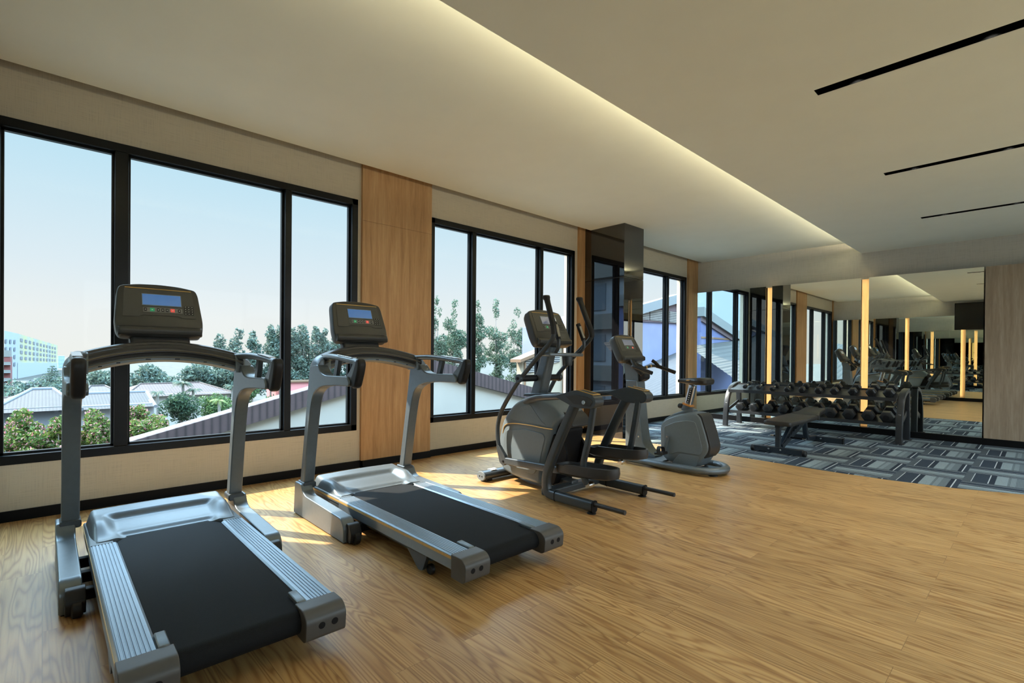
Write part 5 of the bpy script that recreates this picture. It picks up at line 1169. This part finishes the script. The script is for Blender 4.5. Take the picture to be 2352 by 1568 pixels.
# apartment block far off: pale end and yellow front with small windows
C = (-170.0, -1.0, -8)
t = thing('apartment_block', 'distant pale and yellow apartment block with rows of small windows', 'building', C)
P0, P1, P2 = (-142.0, -5.87), (-150.0, -4.11), (-210.0, 3.28)
def pane4(a, b, za0, za1, zb0, zb1, d=0.0):
    return [(a[0]+d, a[1], za0), (b[0]+d, b[1], zb0), (b[0]+d, b[1], zb1), (a[0]+d, a[1], za1)]
def slab(mb, a, b, za0, za1, zb0, zb1, dep):
    p = pane4(a, b, za0, za1, zb0, zb1); q = [(x-dep, y, z) for x, y, z in p]
    mb.add(p+q, [(0, 1, 2, 3), (7, 6, 5, 4), (0, 4, 5, 1), (1, 5, 6, 2), (2, 6, 7, 3), (3, 7, 4, 0)])
m = MB(); slab(m, P0, P1, -9, 5.66, -9, 5.33, 12); m.build('end_block', 'apt_white', t, C)
m = MB(); slab(m, P1, P2, -9, 5.33, -9, 3.54, 12); m.build('front_block', 'apt_yellow', t, C)
m = MB(); slab(m, (P1[0]+0.3, P1[1]), (P2[0]+0.3, P2[1]), -9, -1.05, -9, -2.15, 1); m.build('podium', 'apt_white', t, C)
lerp = lambda a, b, s_: a+(b-a)*s_
for r_ in range(4):
    for k in range(11):
        s0 = 0.05+0.085*k; s1 = s0+0.045
        A = (lerp(P1[0], P2[0], s0)+0.5, lerp(P1[1], P2[1], s0)); B = (lerp(P1[0], P2[0], s1)+0.5, lerp(P1[1], P2[1], s1))
        zz = lambda s_, f_: lerp(5.33, 3.54, s_)+(lerp(-1.05, -2.15, s_)-lerp(5.33, 3.54, s_))*f_
        f0, f1 = 0.14+0.215*r_, 0.14+0.215*r_+0.115
        m = MB(); m.add(pane4(A, B, zz(s0, f1), zz(s0, f0), zz(s1, f1), zz(s1, f0)), [(0, 1, 2, 3)]); m.build('window', 'apt_win', t, C)
    for k in range(3):
        s0 = 0.08+0.32*k; s1 = s0+0.13
        A = (lerp(P0[0], P1[0], s0)+0.5, lerp(P0[1], P1[1], s0)); B = (lerp(P0[0], P1[0], s1)+0.5, lerp(P0[1], P1[1], s1))
        f0 = 3.9-1.62*r_; m = MB(); m.add(pane4(A, B, f0-0.85, f0, f0-0.85, f0), [(0, 1, 2, 3)]); m.build('window', 'apt_win', t, C)
C = (-62, -2.9, GZ)
t = thing('brick_block', 'narrow brick red block with grey top and balconies at the window edge', 'building', C)
m = MB(); m.box(-64, -60, -3.6, -2.20, GZ, 0.75); m.build('wall', 'apt_red', t, C)
m = MB(); m.box(-64, -59.95, -3.6, -2.24, 0.75, 1.34); m.build('top_storey', 'apt_grey', t, C)
for z in (0.05, -0.68, -1.42):
    m = MB(); m.box(-60, -59.6, -3.6, -2.17, z-0.03, z+0.03); b_ = m.build('balcony_slab', 'white_wall', t, C)
    m = MB(); m.box(-59.66, -59.6, -3.6, -2.17, z+0.03, z+0.24); m.build('railing', 'apt_grey', b_, C)
C = (-255, 5.6, GZ)
t = thing('glass_tower', 'distant blue tower beside the yellow apartment block', 'building', C)
m = MB(); m.box(-262, -250, 4.1, 5.9, -12, 0.05); m.build('wall', 'tower', t, C)
t = thing('pale_tower', 'distant pale blue block under the treadmill arch', 'building', (-255, 16, GZ))
m = MB(); m.box(-262, -250, 9.5, 17.5, -12, -4.1); m.box(-262, -250.5, 14.3, 20.6, -12, -3.2); m.build('wall', 'tower', t, (-255, 16, GZ))
t = thing('red_shed', 'pink red shed behind the trees at the second mullion', 'shed', (-44, 18.5, GZ))
m = MB(); m.box(-48, -42, 16.2, 19.6, GZ, -1.35); m.build('wall', 'apt_red_pale', t, (-44, 18.5, GZ)) if 'apt_red_pale' in MT else m.build('wall', plain('pale_red_render', (0.52, 0.20, 0.20), 0.8), t, (-44, 18.5, GZ))
m = MB(); m.box(-48.2, -41.8, 16.0, 19.8, -1.35, -1.22); m.build('roof', 'rust', t, (-44, 18.5, GZ))

# tall thin eucalyptus behind the gabled building
rng = np.random.default_rng(3)
for i, (y, top, wd) in enumerate(((19.85, 5.30, 0.78), (21.42, 5.20, 1.0), (23.45, 5.42, 0.85), (25.36, 5.60, 0.95), (27.62, 5.10, 1.1))):
    bl = []
    for k in range(38):
        q = rng.uniform(0, 1)**0.85; z = top-0.25-q*6.4
        wq = wd*(0.30+0.85*min(1, q*2.6))*(1.0 if q < 0.75 else 0.75)
        a = rng.uniform(0, 2*math.pi); rr = rng.uniform(0.15, 0.75)*wq
        bl.append((-24+rr*math.cos(a), y+rr*math.sin(a), z, wq*rng.uniform(0.28, 0.45), wq*rng.uniform(0.28, 0.5), rng.uniform(0.28, 0.55)))
    bl.append((-24, y, top-0.30, wd*0.28, wd*0.28, 0.34))
    tree('eucalyptus_tree', '%s thin eucalyptus tree counted from the oak panel, seen over the gabled roof' % ORD[i], 'tree', (-24, y, GZ), top-0.3, bl, 5200, 0.090, 'leaf_euc', 'bark', 0.085, 'eucalyptus trees over the gabled roof', 0.15, 9)
# dense row of taller trees in the haze
euc = [(11.4, 3.0), (12.8, 3.45), (14.0, 3.3), (15.6, 4.0), (16.5, 3.8), (17.6, 3.7), (18.5, 4.2), (19.8, 4.0), (20.8, 3.85), (21.9, 3.9), (23.2, 4.05)]
nm = ['lowest and leftmost', 'second', 'third', 'fourth and taller', 'fifth', 'sixth', 'seventh and tallest', 'eighth', 'ninth', 'tenth', 'last']
for i, (y, top) in enumerate(euc):
    bl = []
    for k in range(30):
        q = rng.uniform(0, 1); z = top-0.3-q*5.2; wq = 0.95*(0.45+0.75*min(1, q*3)); a = rng.uniform(0, 6.28); rr = rng.uniform(0.1, 0.6)*wq
        bl.append((-45+rr*math.cos(a)*1.4, y+rr*math.sin(a), z, wq*0.5, wq*0.46, 0.55))
    bl.append((-45, y, top-0.35, 0.33, 0.30, 0.42))
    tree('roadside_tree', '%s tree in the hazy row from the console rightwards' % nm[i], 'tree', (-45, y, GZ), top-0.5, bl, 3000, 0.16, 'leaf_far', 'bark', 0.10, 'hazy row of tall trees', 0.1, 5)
def round_tree(name, label, x, y, zc_, r, n, size, mat, k=16, grp=None, **kw):
    rg = np.random.default_rng(int(abs(x*31+y*17)) % 9999)
    return tree(name, label, 'tree', (x, y, GZ), zc_, crown((x, y, zc_), r, k, rg), n, size, mat, group=grp, **kw)
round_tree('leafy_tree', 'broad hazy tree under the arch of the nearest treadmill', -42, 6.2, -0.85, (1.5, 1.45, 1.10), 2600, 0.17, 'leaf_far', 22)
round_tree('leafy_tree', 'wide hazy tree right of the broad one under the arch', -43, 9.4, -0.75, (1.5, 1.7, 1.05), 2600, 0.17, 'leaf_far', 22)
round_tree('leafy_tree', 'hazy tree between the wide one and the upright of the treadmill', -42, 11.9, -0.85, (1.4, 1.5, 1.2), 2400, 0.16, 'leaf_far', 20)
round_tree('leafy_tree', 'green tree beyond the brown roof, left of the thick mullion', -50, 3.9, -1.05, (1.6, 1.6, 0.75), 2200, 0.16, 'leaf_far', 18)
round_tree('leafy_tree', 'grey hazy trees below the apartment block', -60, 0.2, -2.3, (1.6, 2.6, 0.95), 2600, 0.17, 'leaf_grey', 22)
round_tree('leafy_tree', 'dark dense tree in front of the palms', -26.5, 5.35, -1.55, (1.1, 0.82, 0.95), 3600, 0.085, 'leaf_dark', 26, branches=3)
round_tree('leafy_tree', 'bright green tree right of the dark dense one', -27, 7.05, -1.75, (1.0, 0.85, 0.75), 3000, 0.085, 'leaf_mid', 22, branches=3)
round_tree('leafy_tree', 'light green tree behind the far upright of the nearest treadmill', -34, 10.6, -1.35, (1.0, 0.9, 1.0), 2200, 0.11, 'leaf_mid', 18, branches=3)
round_tree('leafy_tree', 'green tree low behind the boarded roof edge', -27, 9.9, -2.1, (1.0, 1.0, 0.8), 1800, 0.09, 'leaf_mid', 14, branches=3)
round_tree('leafy_shrub', 'small bright shrub at the boarded roof edge', -13, 3.62, -1.02, (0.26, 0.24, 0.22), 700, 0.055, 'leaf_mid', 8, branches=2, tr=0.03)
bl = []
for k in range(150):
    y = -8+0.36*k+rng.uniform(-0.3, 0.3); bl.append((-58+rng.uniform(-3, 3), y, -2.5+rng.uniform(-0.4, 0.45), 1.0, 0.8, rng.uniform(0.7, 1.25)))
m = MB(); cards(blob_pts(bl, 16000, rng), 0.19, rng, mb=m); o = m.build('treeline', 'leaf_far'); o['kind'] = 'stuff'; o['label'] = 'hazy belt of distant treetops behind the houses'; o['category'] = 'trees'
# layered conifer
C = (-60, 0.63, GZ); t = thing('conifer', 'layered conifer before the apartment block', 'tree', C)
m = MB(); m.tube([(-60, 0.63, GZ), (-60, 0.63, -0.1)], 0.07, 8, (0, 1, 0), None, [1, 0.3]); m.build('trunk', 'bark_dk', t, C)
bl = [(-60, 0.63, -0.15-0.24*k, 0.22+0.16*k, 0.22+0.16*k, 0.07) for k in range(8)]
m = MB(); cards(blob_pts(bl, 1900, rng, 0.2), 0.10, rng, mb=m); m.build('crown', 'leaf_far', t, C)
# pink flowering trees under the first window
for i, (x, y, z, r, lb) in enumerate(((-9.0, -0.30, -0.60, (0.85, 0.52, 0.66), 'pink flowering tree at the near edge of the first window'), (-9.0, 0.28, -0.66, (0.7, 0.34, 0.58), 'pink flowering tree just left of the nearest treadmill upright'), (-9.2, 0.92, -0.66, (0.8, 0.42, 0.62), 'pink flowering tree between the upright and the thick mullion'), (-9.0, 1.62, -0.50, (0.8, 0.52, 0.58), 'pink flowering tree right of the thick mullion'), (-7.6, -0.28, -0.95, (0.6, 0.45, 0.40), 'low green and pink flowering tree below the others'))):
    rg = np.random.default_rng(40+i)
    bl = crown((x, y, z), r, 34, rg, 0.30)
    tree('flowering_tree', lb, 'tree', (x, y, GZ), z, bl, 5200, 0.050, 'leaf_bush', 'bark', 0.06, 'pink flowering trees', 0.1, 14, 1500, 0.030)
# palms
def palm(label, x, y, z, nf, ln, mat, tr=0.09, droop=1.0):
    C = (x, y, GZ); t = thing('palm_tree', label, 'palm', C, 'palms among the houses')
    m = MB(); m.tube([(x, y, GZ), (x, y+0.05, (z+GZ)/2), (x, y, z)], tr, 8, (0, 1, 0), None, [1, 0.85, 0.75]); m.build('trunk', 'bark', t, C, smooth=True)
    m = MB(); rg = np.random.default_rng(int(y*100))
    for k in range(nf):
        a = 2*math.pi*k/nf+rg.uniform(-0.2, 0.2); up_ = rg.uniform(0.25, 0.9); pts = []
        for j in range(9):
            s_ = j/8; hr = ln*(s_*0.95); zz_ = z+ln*(up_*s_-droop*0.95*s_*s_)
            pts.append(Vector((x+hr*math.cos(a), y+hr*math.sin(a), zz_)))
        for j in range(8):
            for q in range(3):
                p = pts[j].lerp(pts[j+1], q/3); d = (pts[j+1]-pts[j]).normalized(); sd = d.cross(Vector((0, 0, 1))).normalized()
                w_ = ln*0.26*math.sin(math.pi*min(1, (j+q/3)/8+0.12))**0.7
                for s in (-1, 1):
                    e = p+sd*s*w_*0.8+d*w_*0.45-Vector((0, 0, w_*0.55)); o_ = d*ln*0.022
                    m.add([tuple(p-o_), tuple(p+o_), tuple(e)], [(0, 1, 2)])
    m.build('fronds', mat, t, C); return t
palm('tall dark palm above the dark dense tree', -29, 5.85, -0.55, 15, 0.72, 'palm')
palm('small palm left of the dark dense tree', -28, 4.50, -0.95, 13, 0.48, 'palm')
palm('dark palm hanging over the terracotta roof', -29, 6.35, -0.95, 12, 0.6, 'palm')
palm('light green palm before the terracotta house', -24, 6.55, -1.22, 12, 0.55, 'palm_light')
palm('palm beside the far upright of the nearest treadmill', -30, 8.65, -0.85, 13, 0.62, 'palm')
